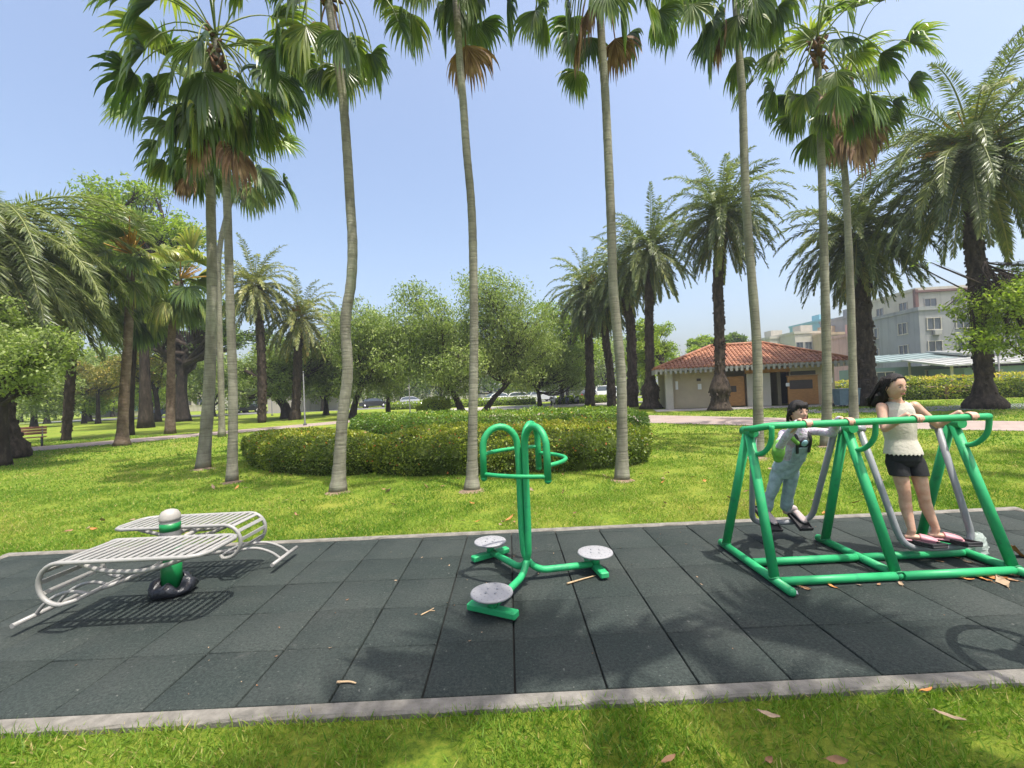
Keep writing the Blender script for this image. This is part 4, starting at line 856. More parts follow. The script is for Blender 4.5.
bld(345, 480, 376, 110, 12, 'town_building', 'long pale far building behind the olive green trees', (M_CREAM, M_GREYC, M_WHITE), [('f', 14, 2, 1.5, 1.5, 2.3, 3.2)])
bld(480, 655, 372, 105, 12, 'town_building', 'long grey far building behind the parked cars', (M_GREYC, M_CREAM, M_WHITE), [('f', 16, 3, 1.5, 1.5, 2.3, 3.0)])
# low pale wall on the far lawn
a, b_ = at(268, 402, 64), at(340, 398, 64); o = np.array([(a[0] + b_[0]) / 2, 64, -.03]); w_ = thing('boundary_wall', o, 'pale boundary wall along the far lawn behind the yellowish palm', 'wall')
mb = MB(); mb.box(o + [0, 0, 1.2], (b_[0] - a[0], .25, 2.4), bv=.02); mb.build('wall_panel', M_CREAM, w_); mb = MB(); mb.box(o + [0, 0, 2.46], (b_[0] - a[0] + .1, .36, .12), bv=.02); mb.build('coping', M_WHITE, w_)
# wooden rail posts by the far path, lamp posts
M_RAIL = pmat('weathered_rail', (.20, .135, .095), .85, var=.3, scale=8)
ft = thing('rail_fence', (24.5, 27.6, -.03), 'low wooden post and rail fence beyond the path by the yellow hedge', 'fence')
fp = [np.array([20.9 + 1.55 * k, 29.6 - .8 * k, 0]) for k in range(6)]
for q in fp: mb = MB(); mb.box(q + [0, 0, .42], (.2, .2, .9), rz=-.45, bv=.02); mb.build('post', M_RAIL, ft)
for z in (.45, .74):
    mb = MB(); mb.tube([q + [0, 0, z] for q in fp], .05, 6); mb.build('rail', M_RAIL, ft)
M_STEEL = pmat('grey_steel', (.075, .08, .078), .6, metal=.0)
def lamp_post(px, py, Y, h, label, head=False):
    o = at(px, py, Y); o[2] = -.03; t = thing('lamp_post', o, label, 'lamp post', 'thin grey park posts')
    mb = MB(); mb.lathe(o, [(.11, 0), (.11, .12), (.05, .16), (.04, h)], 10); mb.build('pole', M_STEEL, t)
    mb = MB(); mb.lathe(o + [0, 0, h], [(.045, 0), (.06, .04), (.05, .1), (.01, .13)], 10); mb.build('cap', M_STEEL, t)
lamp_post(305, 424, 28, 3.4, 'grey post right of the yellowish date palm')
lamp_post(272, 412, 50, 4.0, 'grey post on a pale footing left of the yellowish date palm')
lamp_post(410, 410, 40, 3.2, 'grey post right of the low round dark tree')
lamp_post(527, 404, 55, 8.5, 'pale tall post among the parked cars')
lamp_post(1001, 402, 27, 3.2, 'grey post beyond the yellow hedge at the right edge')
# ------------------------------------------------------------------ parked cars and scooters far behind
M_TYRE = pmat('tyre_rubber', (.02, .02, .02), .8); M_CHROME = pmat('bright_metal', (.6, .6, .6), .25, metal=1.0)
M_LAMPG = pmat('lamp_glass', (.7, .7, .68), .15, var=.02); M_TAIL = pmat('tail_lamp', (.4, .02, .02), .25)
def paint(n, c): return pmat(n, c, .3, var=.02, coat=.6)
def car(px, py, Y, rz, paintm, label, van=False):
    o = at(px, py, Y); o[2] = -.008; t = thing('parked_car', o, label, 'car', 'cars parked along the road')
    R = np.array([[math.cos(rz), -math.sin(rz), 0], [math.sin(rz), math.cos(rz), 0], [0, 0, 1]])
    def q(p): return o + R @ np.array(p, float)
    low = [(-2.2, .30), (-2.22, .62), (-2.1, .86), (-1.2, .93), (.9, .95), (1.6, .88), (2.1, .74), (2.2, .55), (2.16, .30)]
    if van: low = [(-2.2, .30), (-2.22, .95), (1.3, 1.0), (1.9, .86), (2.15, .7), (2.16, .30)]
    cab = [(-1.75, .94), (-1.45, 1.36), (-.9, 1.47), (.15, 1.47), (.55, 1.36), (1.15, .95)] if not van else [(-2.18, .99), (-2.1, 1.75), (-1.8, 1.86), (.5, 1.86), (.85, 1.7), (1.35, 1.0)]
    def ext(poly, w0, w1):
        n = len(poly); z0, z1 = min(z for _, z in poly), max(z for _, z in poly); V = []
        for s in (-1, 1):
            for x, z in poly: V.append(q((x, s * (w0 + (w1 - w0) * (z - z0) / (z1 - z0)), z)))
        return V, [tuple(range(n)), tuple(range(2 * n - 1, n - 1, -1))] + [(i, (i + 1) % n, n + (i + 1) % n, n + i) for i in range(n)]
    mb = MB(); mb.add(*ext(low, .86, .82)); mb.add(*ext(cab, .78, .62)); mb.build('body', paintm, t)
    zc = np.mean([z for _, z in cab]); 
    win = [(x * .9 - .03, zc + (z - zc) * .72) for x, z in cab]
    V, F = ext(win, .775, .665); mb = MB(); mb.add(V, F[:2]); mb.build('side_window', M_GLASS, t)
    V2, F2 = ext([(x * 1.012, z + .004) for x, z in cab], .70, .54); mb = MB(); mb.add(V2, [F2[2], F2[3], F2[-3], F2[-2]] if not van else [F2[2], F2[-2], F2[-3]]); mb.build('windscreen', M_GLASS, t)
    for x in (-1.35, 1.38):
        for s in (-1, 1):
            mb = MB(); mb.lathe(q((x, s * .80, .31)), [(.2, -.1), (.31, -.09), (.31, .09), (.2, .1)], 18, ax=R @ [0, 1, 0]); wh = mb.build('wheel', M_TYRE, t)
            mb = MB(); mb.lathe(q((x, s * .83, .31)), [(.19, -.09), (.19, .09)], 12, ax=R @ [0, 1, 0]); mb.build('rim', M_CHROME, wh)
    for s in (-1, 1):
        mb = MB(); mb.box(q((2.13, s * .62, .66)), (.1, .34, .14), rz=rz, bv=.03); mb.build('headlight', M_LAMPG, t)
        mb = MB(); mb.box(q((-2.18, s * .66, .74)), (.08, .22, .18), rz=rz, bv=.02); mb.build('tail_light', M_TAIL, t)
    return t
W_ = paint('white_car_paint', (.72, .72, .71)); S_ = paint('silver_car_paint', (.42, .44, .46)); K_ = paint('dark_car_paint', (.03, .032, .036)); BLU = paint('blue_car_paint', (.06, .09, .2))
car(495, 403, 58, math.pi + .5, W_, 'white parked car, the leftmost by the leaning tree trunk'); car(521, 403, 56, .12, W_, 'white parked car in the middle, seen side on'); car(540, 402, 60, .3, S_, 'silver parked car behind the verge hedge')
car(590, 398, 58, 1.2, K_, 'dark parked car beside the scooters'); car(609, 397, 60, .15, W_, 'white parked van between the date palm trunks', van=True)
car(166, 412, 70, .1, BLU, 'dark blue parked car far left behind the palms'); car(250, 408, 70, .1, K_, 'dark parked car far behind the pale clustered trunk'); car(375, 404, 66, .1, K_, 'dark parked car far behind the bowed trunk'); car(412, 403, 66, .2, S_, 'silver parked car far behind the round bush')
def scooter(px, py, Y, rz, m_, label):
    o = at(px, py, Y); o[2] = -.005; t = thing('parked_scooter', o, label, 'scooter', 'scooters parked by the plaza')
    R = np.array([[math.cos(rz), -math.sin(rz), 0], [math.sin(rz), math.cos(rz), 0], [0, 0, 1]]); q = lambda *p: o + R @ np.array(p, float)
    mb = MB(); mb.tube([q(-.75, 0, .62), q(-.45, 0, .55), q(-.1, 0, .42), q(.1, 0, .28), q(.35, 0, .30), q(.5, 0, .6), q(.42, 0, .92)], [.06, .17, .17, .10, .10, .12, .06], 10); mb.build('body', m_, t)
    mb = MB(); mb.tube([q(-.78, 0, .74), q(-.45, 0, .75), q(-.1, 0, .70)], [.08, .13, .1], 8, flat=.5); mb.build('seat', M_TYRE, t)
    for x in (-.6, .62):
        mb = MB(); mb.lathe(q(x, 0, .24), [(.12, -.05), (.24, -.04), (.24, .04), (.12, .05)], 16, ax=R @ [0, 1, 0]); mb.build('wheel', M_TYRE, t)
    mb = MB(); mb.tube([q(.36, -.34, .98), q(.42, 0, .95), q(.36, .34, .98)], .022, 6); mb.build('handlebar', M_STEEL, t)
    for s in (-1, 1):
        mb = MB(); mb.ball(q(.38, s * .34, 1.12), (.05, .06, .06), 8, 6); mb.build('mirror', M_STEEL, t)
for k, (x, la, m_) in enumerate(((553, 'white parked scooter, leftmost of the scooters', W_), (560, 'dark parked scooter, second from the left', K_), (567, 'blue parked scooter, third from the left', BLU), (576, 'silver parked scooter, rightmost of the scooters', S_))):
    scooter(x, 403, 44 + .7 * (k % 2), 1.2 + .2 * k, m_, la)
# brown park bench far left
M_BW = pmat('red_brown_bench_wood', (.20, .085, .055), .7, var=.25, scale=9)
o = g(25, 447) + np.array([-.1, .0, 0]); o[2] = -.03; t = thing('park_bench', o, 'red brown wooden park bench under the tree at the left edge', 'bench')
rz = .75; R = np.array([[math.cos(rz), -math.sin(rz), 0], [math.sin(rz), math.cos(rz), 0], [0, 0, 1]]); q = lambda *p: o + R @ np.array(p, float)
mb = MB(); [mb.box(q(0, -.18 + .13 * k, .44), (1.5, .11, .04), rz=rz, bv=.008) for k in range(4)]; mb.build('seat', M_BW, t)
mb = MB(); [mb.box(q(0, .30 + .02 * k, .62 + .13 * k), (1.5, .035, .11), rz=rz, bv=.008) for k in range(3)]; mb.build('backrest', M_BW, t)
for x in (-.6, .6):
    mb = MB(); mb.tube([q(x, -.2, 0), q(x, -.2, .4), q(x, .26, .4), q(x, .36, .95)], .03, 6); mb.tube([q(x, .26, .4), q(x, .26, 0)], .03, 6); mb.build('leg', M_STEEL, t)
# ------------------------------------------------------------------ outdoor gym equipment
def metal_paint(name, col, rough=.32, var=.08, worn=None):
    m, t, p = ng(name)
    n1 = noise(t, 5, 7, rough=.75); n2 = noise(t, 7.5, 6, rough=.7); n3 = noise(t, 55, 4, rough=.8)
    c = ramp(t, [(.3, tuple(x * (1 - var * 2) for x in col)), (.6, col), (.8, tuple(min(1, x * (1 + var)) for x in col))], n1)
    if worn:
        c = mixc(t, ramp(t, [(.57, (0, 0, 0)), (.63, (.8, .8, .8))], n2), c, worn)
        c = mixc(t, ramp(t, [(.70, (0, 0, 0)), (.74, (.7, .7, .7))], n3), c, tuple(x * .3 + .05 for x in col))
    c = mixc(t, ramp(t, [(.60, (0, 0, 0)), (.8, (.3, .3, .3))], n1), c, (.20, .19, .16))
    t.links.new(c, p.inputs['Base Color']); p.inputs['Roughness'].default_value = rough
    t.links.new(ramp(t, [(.3, (rough * .75,) * 3), (.8, (min(1, rough * 1.6),) * 3)], n1), p.inputs['Roughness'])
    return m
M_GREEN = metal_paint('green_enamel', (.02, .35, .122), .48, worn=(.018, .23, .10))
M_GREEND = metal_paint('bright_green_band', (.004, .20, .05), .35)
M_WELD = metal_paint('weld_bead', (.012, .20, .07), .6)
M_SILVER = metal_paint('silver_paint', (.29, .285, .268), .38, .05)
M_ARM = metal_paint('grey_painted_steel', (.25, .26, .275), .4, .08)
M_BLACKR = pmat('black_pedal_rubber', (.016, .016, .018), .7, var=.3, scale=20, bmp=.4, bscale=80)
m, t, p = ng('black_plastic_bag'); p.inputs['Base Color'].default_value = (.022, .024, .03, 1); p.inputs['Roughness'].default_value = .28
bump(t, p, noise(t, 22, 5), .6, .02); M_BAG = m
M_DISC = metal_paint('worn_grey_disc', (.285, .285, .295), .5, .05, worn=(.25, .25, .26))
M_BOLT = pmat('bolt_steel', (.30, .31, .33), .35, metal=.8)

# --- three-seat waist twister
TC = np.array([.10, 3.70, 0]); tw = thing('waist_twister', TC, 'green three-seat waist twister with looped handles and grey discs', 'exercise machine')
ends = []
def pol(phi, r, z): a = math.radians(phi); return TC + [math.cos(a) * r, math.sin(a) * r, z]
for phi in (191, 303, 63):
    psi = phi + 180
    pts = [pol(phi, .34, .905), pol(phi, .34, 1.12)]
    for k in range(1, 12):
        a = math.pi * k / 12; pts.append(pol(phi, .19 + .15 * math.cos(a), 1.15 + .175 * math.sin(a)))
    pts += [pol(phi, .040, 1.13), pol(phi, .036, 1.0), pol(phi, .036, .45), pol(phi, .03, .34)]
    for k in range(1, 9):
        a = math.pi / 2 * k / 8; pts.append(pol(psi, -.03 + .21 * (1 - math.cos(a)), .30 - .225 * math.sin(a)))
    pts += [pol(psi, .36, .072), pol(psi, .58, .070)]
    mb = MB(); mb.tube(pts, .0285, 14); mb.ball(pts[0], .029, 12, 8); mb.build('frame_tube', M_GREEN, tw)
    q = pol(psi, .62, 0); ta = np.array([-math.sin(math.radians(psi)), math.cos(math.radians(psi)), 0])
    mb = MB(); mb.box(q + [0, 0, .045], (.40, .075, .05), rz=math.atan2(ta[1], ta[0]), bv=.008); mb.lathe(q + [0, 0, .07], [(.036, 0), (.036, .075)], 16); mb.build('foot', M_GREEN, tw)
    d = MB(); d.lathe(q + [0, 0, .148], [(.02, 0), (.11, .002), (.149, .010), (.156, .018), (.153, .026), (.144, .029), (.02, .030)], 40)
    for k in range(3):
        for j in range(6 * (k + 1)):
            a = 2 * math.pi * j / (6 * (k + 1)); d.ball(q + [math.cos(a) * .043 * (k + 1), math.sin(a) * .043 * (k + 1), .1785], (.006, .006, .0025), 6, 4)
    dk = d.build('disc', M_DISC, tw)
    for j in range(4):
        mb = MB(); a = .6 + math.pi / 2 * j; mb.lathe(q + [math.cos(a) * .05, math.sin(a) * .05, .178], [(.009, 0), (.009, .005), (.004, .007)], 8); mb.build('bolt', M_BOLT, dk)
for a0, a1, z0, z1, bow in ((191, 303, .935, .935, .24), (63, 191, 1.10, 1.10, .23), (303, 423, 1.02, 1.04, .37)):
    A, B = pol(a0, .34, z0), pol(a1, .34, z1); am = (a0 + a1) / 2 + (180 if a0 == 63 else 0); mid = pol((a0 + a1) / 2, bow, (z0 + z1) / 2)
    if a0 == 63: mid = pol(127, bow, z0)
    bz_ = lambda t_: (1 - t_) ** 2 * A + 2 * t_ * (1 - t_) * (2 * mid - (A + B) / 2) + t_ * t_ * B
    mb = MB(); mb.tube([bz_(t_) for t_ in np.linspace(0, 1, 17)], .0175, 10); mb.build('handlebar', M_GREEN, tw)

# --- double slatted sit-up bench round a post
BC = np.array([-2.98, 3.78, 0]); sb = thing('exercise_bench', BC, 'silver double slatted sit-up bench round a white and green post', 'exercise machine')
def board(x_end, x_bend, y0, y1, z, sgn):
    """flat part from x_end to x_bend, curling down at the bend; sgn: direction of the bend"""
    R_ = .15; yc = (y0 + y1) / 2; r = .0165
    def prof(s):         # (x,z) along the board, s in metres from the flat end
        L = abs(x_bend - x_end)
        if s <= L: return x_end + sgn * s, z
        a = min((s - L) / R_, math.pi * 1.02); return x_bend + sgn * math.sin(a) * R_, z - R_ + math.cos(a) * R_
    L = abs(x_bend - x_end); tot = L + math.pi * R_ * 1.02
    side = lambda y, a, b_, n: [np.array([prof(s)[0], y, prof(s)[1]]) for s in np.linspace(a, b_, n)]
    p0, p1 = side(y0, .10, L, 3) + side(y0, L + .02, tot, 14), side(y1, .10, L, 3) + side(y1, L + .02, tot, 14)
    xb, zb = prof(tot)
    loop = [*p0, np.array([xb - sgn * .05, y0 + .04, zb + .005]), np.array([xb - sgn * .06, yc, zb + .006]), np.array([xb - sgn * .05, y1 - .04, zb + .005]), *p1[::-1]]
    loop += [np.array([x_end + sgn * .03, y1 - .03, z]), np.array([x_end, y1 - .09, z]), np.array([x_end, y0 + .09, z]), np.array([x_end + sgn * .03, y0 + .03, z])]
    bd = MB(); bd.tube(loop, r, 10, closed=True); o = bd.build('board', M_SILVER, sb)
    mb = MB(); n = 17
    for k in range(n):
        s = .05 + k * (L - .02) / (n - 1); x, zz = prof(s); mb.box((x, yc, zz + .004), (.033, (y1 - y0) - .02, .010), bv=.003)
    for a in (.45, .95, 1.5, 2.05):
        x, zz = x_bend + sgn * math.sin(a) * R_, z - R_ + math.cos(a) * R_
        M_ = [[math.cos(sgn * a), 0, math.sin(sgn * a)], [0, 1, 0], [-math.sin(sgn * a), 0, math.cos(sgn * a)]]
        mb.box((x, yc, zz), (.034, (y1 - y0) - .02, .010), bv=.003, M=M_)
    mb.build('slats', M_SILVER, o)
    # ankle bar: two arched tubes and a cross bar
    dy_ = .17 if sgn > 0 else 0.0
    for y in (yc - .08, yc + .08):
        q = [np.array([xb - sgn * .05, y, zb]), np.array([xb + sgn * .06, y, zb + .025]), np.array([xb + sgn * .17, y + dy_ * .5, zb + .01]), np.array([xb + sgn * .28, y + dy_ * .8, zb - .05]), np.array([xb + sgn * .36, y + dy_, .085])]
        mb = MB(); mb.tube(curve(q, 6), .013, 8); mb.build('foot_tube', M_SILVER, sb)
    mb = MB(); mb.tube([[xb + sgn * .36, yc + dy_ - .235, .082], [xb + sgn * .36, yc + dy_ + .235, .082]], .018, 10); mb.build('foot_bar', M_SILVER, sb)
    # bearers under the slats, back to the post
    for y, zz in ((y0 + .1, .40), (y1 - .1, .40)):
        q = [np.array([x_bend - sgn * .02, y, z - .03]), np.array([x_bend - sgn * .22, y, zz + .015]), np.array([(x_end + x_bend) / 2, y, zz]), np.array([x_end + sgn * .28, y, zz + .05]), np.array([x_end + sgn * .12, y, z - .015])]
        mb = MB(); mb.tube(curve(q, 7), .017, 10); mb.build('bearer', M_SILVER, sb)
    q = [np.array([xb - sgn * .05, yc, zb + .005]), np.array([(xb * .6 + BC[0] * .4), yc * .8 + BC[1] * .2, zb + .015]), np.array([BC[0] * .8 + xb * .2, yc * .35 + BC[1] * .65, .27]), np.array([BC[0], BC[1], .34])]
    mb = MB(); mb.tube(curve(q, 7), .018, 10); mb.build('strut', M_SILVER, sb)
    for x in (BC[0] - .06, BC[0] + .06):
        mb = MB(); mb.tube([np.array([x, BC[1], .455]), np.array([x, yc, .475])], .02, 8); mb.build('bracket', M_SILVER, sb)
board(-2.28, -3.30, 3.16, 3.64, .52, -1)
board(-3.66, -2.64, 3.96, 4.36, .515, 1)
mb = MB(); mb.lathe(BC, [(.074, 0), (.074, .625), (.074, .632)], 28); po = mb.build('post', M_SILVER, sb)
mb = MB(); mb.lathe(BC + [0, 0, .632], [(.078, 0), (.079, .02), (.074, .05), (.058, .078), (.03, .092), (.004, .096)], 28); mb.build('cap', pmat('pale_cap_plastic', (.33, .31, .28), .5, var=.05), po)
for z0, z1 in ((.545, .612), (.385, .40), (.05, .34)):
    mb = MB(); mb.lathe(BC + [0, 0, z0], [(.0758, 0), (.0758, z1 - z0)], 28); mb.build('band', M_GREEND, po)
rng = np.random.default_rng(5); mb = MB(); V = []; n, m_ = 40, 9
for i in range(m_):
    a = math.pi * i / (m_ - 1)
    for k in range(n):
        t_ = 2 * math.pi * k / n; wob = 1 + .22 * math.sin(3 * t_ + 1) * .6 + .10 * math.sin(7 * t_ + i) + .07 * math.sin(13 * t_ + 2 * i)
        rr_ = .088 + .072 * math.sin(a) ** .8 * wob; V.append(BC + [rr_ * math.cos(t_) * (1.12 if math.cos(t_) > 0 else .95), rr_ * math.sin(t_), .002 + .055 * (1 - math.cos(a)) * (1 + .25 * math.sin(5 * t_ + 1.3) + .2 * math.sin(2 * t_))])
mb.add(V, [(i * n + k, i * n + (k + 1) % n, (i + 1) * n + (k + 1) % n, (i + 1) * n + k) for i in range(m_ - 1) for k in range(n)], True)
mb.build('base_cover', M_BAG, sb)

# --- two-seat air walker
AW = np.array([2.98, 3.78, 0]); aw = thing('air_walker', AW, 'green A-frame air walker with grey swing arms carrying two girls', 'exercise machine')
XA = (2.11, 2.98, 3.935); XB = (2.05, 3.02, 3.965); AY = 3.80; AZ = 1.175; RAILY, RAILZ = 3.55, 1.243
for x, xa in zip(XB, XA):
    mb = MB(); ya = 3.40 if x == 3.02 else 3.22; mb.tube([[x, ya, .036], [x, 4.27, .036]], .034, 14); mb.ball([x, ya, .036], .034, 14, 8); mb.ball([x, 4.27, .036], .034, 14, 8); br_ = mb.build('base_rail', M_GREEN, aw)
    for y in (ya + .025, 4.245):
        mb = MB(); mb.lathe([x + .055, y, 0], [(.013, 0), (.013, .014), (.007, .016), (.007, .03)], 8); mb.build('anchor_bolt', M_BOLT, br_)
    for yb in (3.42, 4.18):
        mb = MB(); mb.tube([[x, yb, .05], [xa, AY + (yb - AY) * .03, AZ]], .0375, 14); mb.build('leg', M_GREEN, aw)
    mb = MB(); mb.tube([[xa, AY - .09, AZ], [xa, AY + .07, AZ]], .043, 14); mb.build('pivot_hub', M_GREEN, aw)
    for yb in (3.42, 4.18):      # weld beads where the legs meet the rail
        mb = MB(); n_w = 14; mb.tube([[x + .041 * math.cos(a), yb + .041 * math.sin(a) * 1.05, .064 + .012 * abs(math.sin(a)) - .016 * abs(math.cos(a))] for a in np.linspace(0, 2 * math.pi, n_w + 1)[:-1]], .007, 6, closed=True); mb.build('weld', M_WELD, br_)
    mb = MB(); mb.tube(curve([[xa - .005, 3.725, .985], [xa + .03, 3.66, 1.0], [xa + .05, 3.60, 1.055], [xa + .06, 3.565, 1.13], [xa + .06, RAILY, RAILZ]], 5), .021, 10); mb.build('gusset', M_GREEN, aw)
for a, b_ in ((0, 1), (1, 2)):
    for y in (3.39, 3.77):
        mb = MB(); mb.tube([[XB[a] + .03, y, .036], [XB[b_] - .03, y, .036]], .032, 14); mb.build('crossbar', M_GREEN, aw)
mb = MB(); hp = curve([[2.09, 3.79, AZ + .02], [2.10, 3.68, 1.212], [2.18, 3.59, RAILZ - .005], [2.36, RAILY, RAILZ], [2.9, RAILY, RAILZ], [3.5, RAILY, RAILZ], [3.985, RAILY, RAILZ]], 8); mb.tube(hp, .0285, 14); mb.ball(hp[-1], .0285, 14, 8); mb.build('handrail', M_GREEN, aw)
def swing(tl, bl, brr, tr, pedals, ang):
    tl, bl, brr, tr = [np.array(v, float) for v in (tl, bl, brr, tr)]
    mb = MB(); mb.tube(fillet([tl, bl, brr, tr], .16, 8), .0265, 12); s = mb.build('swing_arm', M_ARM, aw)
    mb = MB()
    for q in (tl, tr): mb.tube([q + [-.035, 0, 0], q + [.035, 0, 0]], .034, 12)
    mb.build('bearing', M_ARM, s)
    for x in pedals:
        u = (x - bl[0]) / (brr[0] - bl[0]); c = bl + (brr - bl) * u + np.array([0, math.sin(ang) * -.03 , .045])
        M_ = [[1, 0, 0], [0, math.cos(ang), -math.sin(ang)], [0, math.sin(ang), math.cos(ang)]]
        mb = MB(); mb.box(c, (.135, .34, .022), bv=.008, M=M_)
        for dx in (-.06, .06): mb.box(c + np.array(M_) @ [dx, 0, .018], (.012, .34, .022), bv=.004, M=M_)
        for dy in (-.16, .16): mb.box(c + np.array(M_) @ [0, dy, .018], (.13, .014, .022), bv=.004, M=M_)
        mb.build('pedal', M_BLACKR, s)
SWA = .52
swing((2.17, 3.82, AZ - .02), (2.42, 4.38, .17), (3.03, 4.38, .17), (2.90, 3.82, AZ - .02), (2.57, 2.87), SWA)
swing((3.12, 3.82, AZ - .02), (3.33, 3.68, .125), (3.95, 3.68, .125), (3.82, 3.82, AZ - .02), (3.49, 3.78), -.12)

# --- tai chi wheel just outside the frame; its shadow falls on the paving
WC = np.array([3.12, 2.12, 1.32]); ew = thing('tai_chi_machine', (3.45, 1.92, 0), 'grey tilted tai chi wheel on a post at the near corner of the paving', 'exercise machine')
ax = nrm(np.array([-.35, .25, .9])); Rw = np.array(Vector(ax).to_track_quat('Z', 'Y').to_matrix())
mb = MB(); mb.tube([WC + Rw @ [math.cos(a) * .33, math.sin(a) * .33, 0] for a in np.linspace(0, 2 * math.pi, 41)[:-1]], .026, 10, closed=True); mb.build('wheel_rim', M_GREEN, ew)
for k in range(3):
    a = 2.1 * k + .5; mb = MB(); mb.tube([WC, WC + Rw @ [math.cos(a) * .32, math.sin(a) * .32, 0]], .02, 8); mb.build('spoke', M_GREEN, ew)
mb = MB(); mb.lathe(WC - ax * .05, [(.07, 0), (.07, .08)], 16, ax=ax); mb.build('hub', M_SILVER, ew)
mb = MB(); mb.tube(curve([[3.45, 1.92, 0], [3.45, 1.92, .9], [3.38, 1.98, 1.15], WC - ax * .05], 6), .045, 12); mb.build('post', M_GREEN, ew)
# ------------------------------------------------------------------ the two girls
def skinmat(name, c):
    m, t, p = ng(name); n = noise(t, 18, 3)
    t.links.new(ramp(t, [(.28, (c[0] * .86, c[1] * .74, c[2] * .68)), (.55, c), (.75, tuple(min(1, x * 1.05) for x in c))], n), p.inputs['Base Color']); p.inputs['Roughness'].default_value = .5
    bump(t, p, noise(t, 90, 3), .12, .004); p.inputs['Subsurface Weight'].default_value = .12; p.inputs['Subsurface Radius'].default_value = (.02, .008, .004); p.inputs['Subsurface Scale'].default_value = .3
    return m
M_SKIN = skinmat('light_skin', (.56, .345, .245)); M_LIP = pmat('lips', (.36, .10, .09), .45); M_EYE = pmat('dark_iris', (.02, .014, .012), .15); M_EYEW = pmat('eye_white', (.34, .29, .26), .3)
M_HAIR = pmat('black_hair', (.012, .009, .008), .5, var=.5, scale=1, sc3=(160, 160, 14), spec=.35)
_t = M_HAIR.node_tree; bump(_t, _t.nodes['Principled BSDF'], noise(_t, 1, 3, sc3=(260, 260, 18)), .8, .01)
M_TOP = pmat('cream_knit', (.50, .47, .40), .9, var=.06, scale=14, bmp=.45, bscale=45)
M_SHORTS = pmat('black_cotton', (.012, .012, .014), .85, var=.3, scale=9, bmp=.3, bscale=60)
M_PINK2 = pmat('pink_rubber', (.50, .22, .25), .5, var=.06)
M_DENIM = pmat('pale_denim', (.31, .40, .43), .9, var=.24, scale=20, bmp=.9, bscale=30)
m, t, p = ng('pale_lilac_nylon'); c = ramp(t, [(.38, (.50, .40, .52)), (.48, (.62, .58, .64)), (.56, (.52, .48, .58)), (.66, (.60, .40, .50))], noise(t, 26, 4)); c = mixc(t, ramp(t, [(.62, (0, 0, 0)), (.68, (.8, .8, .8))], noise(t, 17, 3)), c, (.30, .42, .22))
t.links.new(c, p.inputs['Base Color']); p.inputs['Roughness'].default_value = .45; bump(t, p, noise(t, 34, 4), .9, .02); M_LILAC = m
M_LEAFG = pmat('green_print_nylon', (.14, .34, .05), .6, var=.35, scale=16)
M_BLACKS = pmat('black_strap', (.015, .015, .018), .7); M_BLUEP = pmat('pale_blue_patch', (.34, .56, .66), .7, var=.12, scale=30)
M_SHOE = pmat('pinkish_grey_shoe', (.42, .34, .33), .7, var=.15, scale=20); M_SOLE = pmat('black_shoe_sole', (.02, .02, .022), .7)
class Body(MB):
    def loft(s, secs, n=20, cap=True):
        """secs: (centre, a-vector, b-vector) ellipses"""
        V = []; m = len(secs)
        for c, a, b_ in secs:
            for k in range(n):
                t_ = 2 * math.pi * k / n; V.append(np.array(c) + np.array(a) * math.cos(t_) + np.array(b_) * math.sin(t_))
        F = [(i * n + k, i * n + (k + 1) % n, (i + 1) * n + (k + 1) % n, (i + 1) * n + k) for i in range(m - 1) for k in range(n)]
        if cap: F += [tuple(range(n - 1, -1, -1)), tuple(range((m - 1) * n, m * n))]
        return s.add(V, F, True)
    def limb(s, pts, rad, n=20, per=6):
        P = curve(pts, per); r = np.interp(np.linspace(0, 1, len(P)), np.linspace(0, 1, len(rad)), rad)
        s.tube(P, list(r), n); s.ball(P[0], r[0], n, 8); s.ball(P[-1], r[-1], n, 8); return s
    def fused(s, name, mats, parent, vox=.004, smooth=4, fac=.5, loc=(0, 0, 0)):
        """one continuous surface out of the overlapping shapes"""
        o = s.build(name + '_raw', mats, parent, loc)
        md = o.modifiers.new('r', 'REMESH'); md.mode = 'VOXEL'; md.voxel_size = vox; md.use_smooth_shade = True
        ms = o.modifiers.new('s', 'SMOOTH'); ms.iterations = smooth; ms.factor = fac
        bpy.context.view_layer.update()
        me = bpy.data.meshes.new_from_object(o.evaluated_get(bpy.context.evaluated_depsgraph_get()))
        old = o.data; bpy.data.objects.remove(o); bpy.data.meshes.remove(old)
        me.materials.clear(); me.polygons.foreach_set('use_smooth', np.ones(len(me.polygons), bool)); me.name = name
        return link(name, me, mats, parent, loc)
def frame(f, up=(0, 0, 1)):
    f = nrm(np.array(f, float)); r = nrm(np.cross(f, up)); u = np.cross(r, f); return f, r, u       # r is the viewer's left when facing us: the person's right
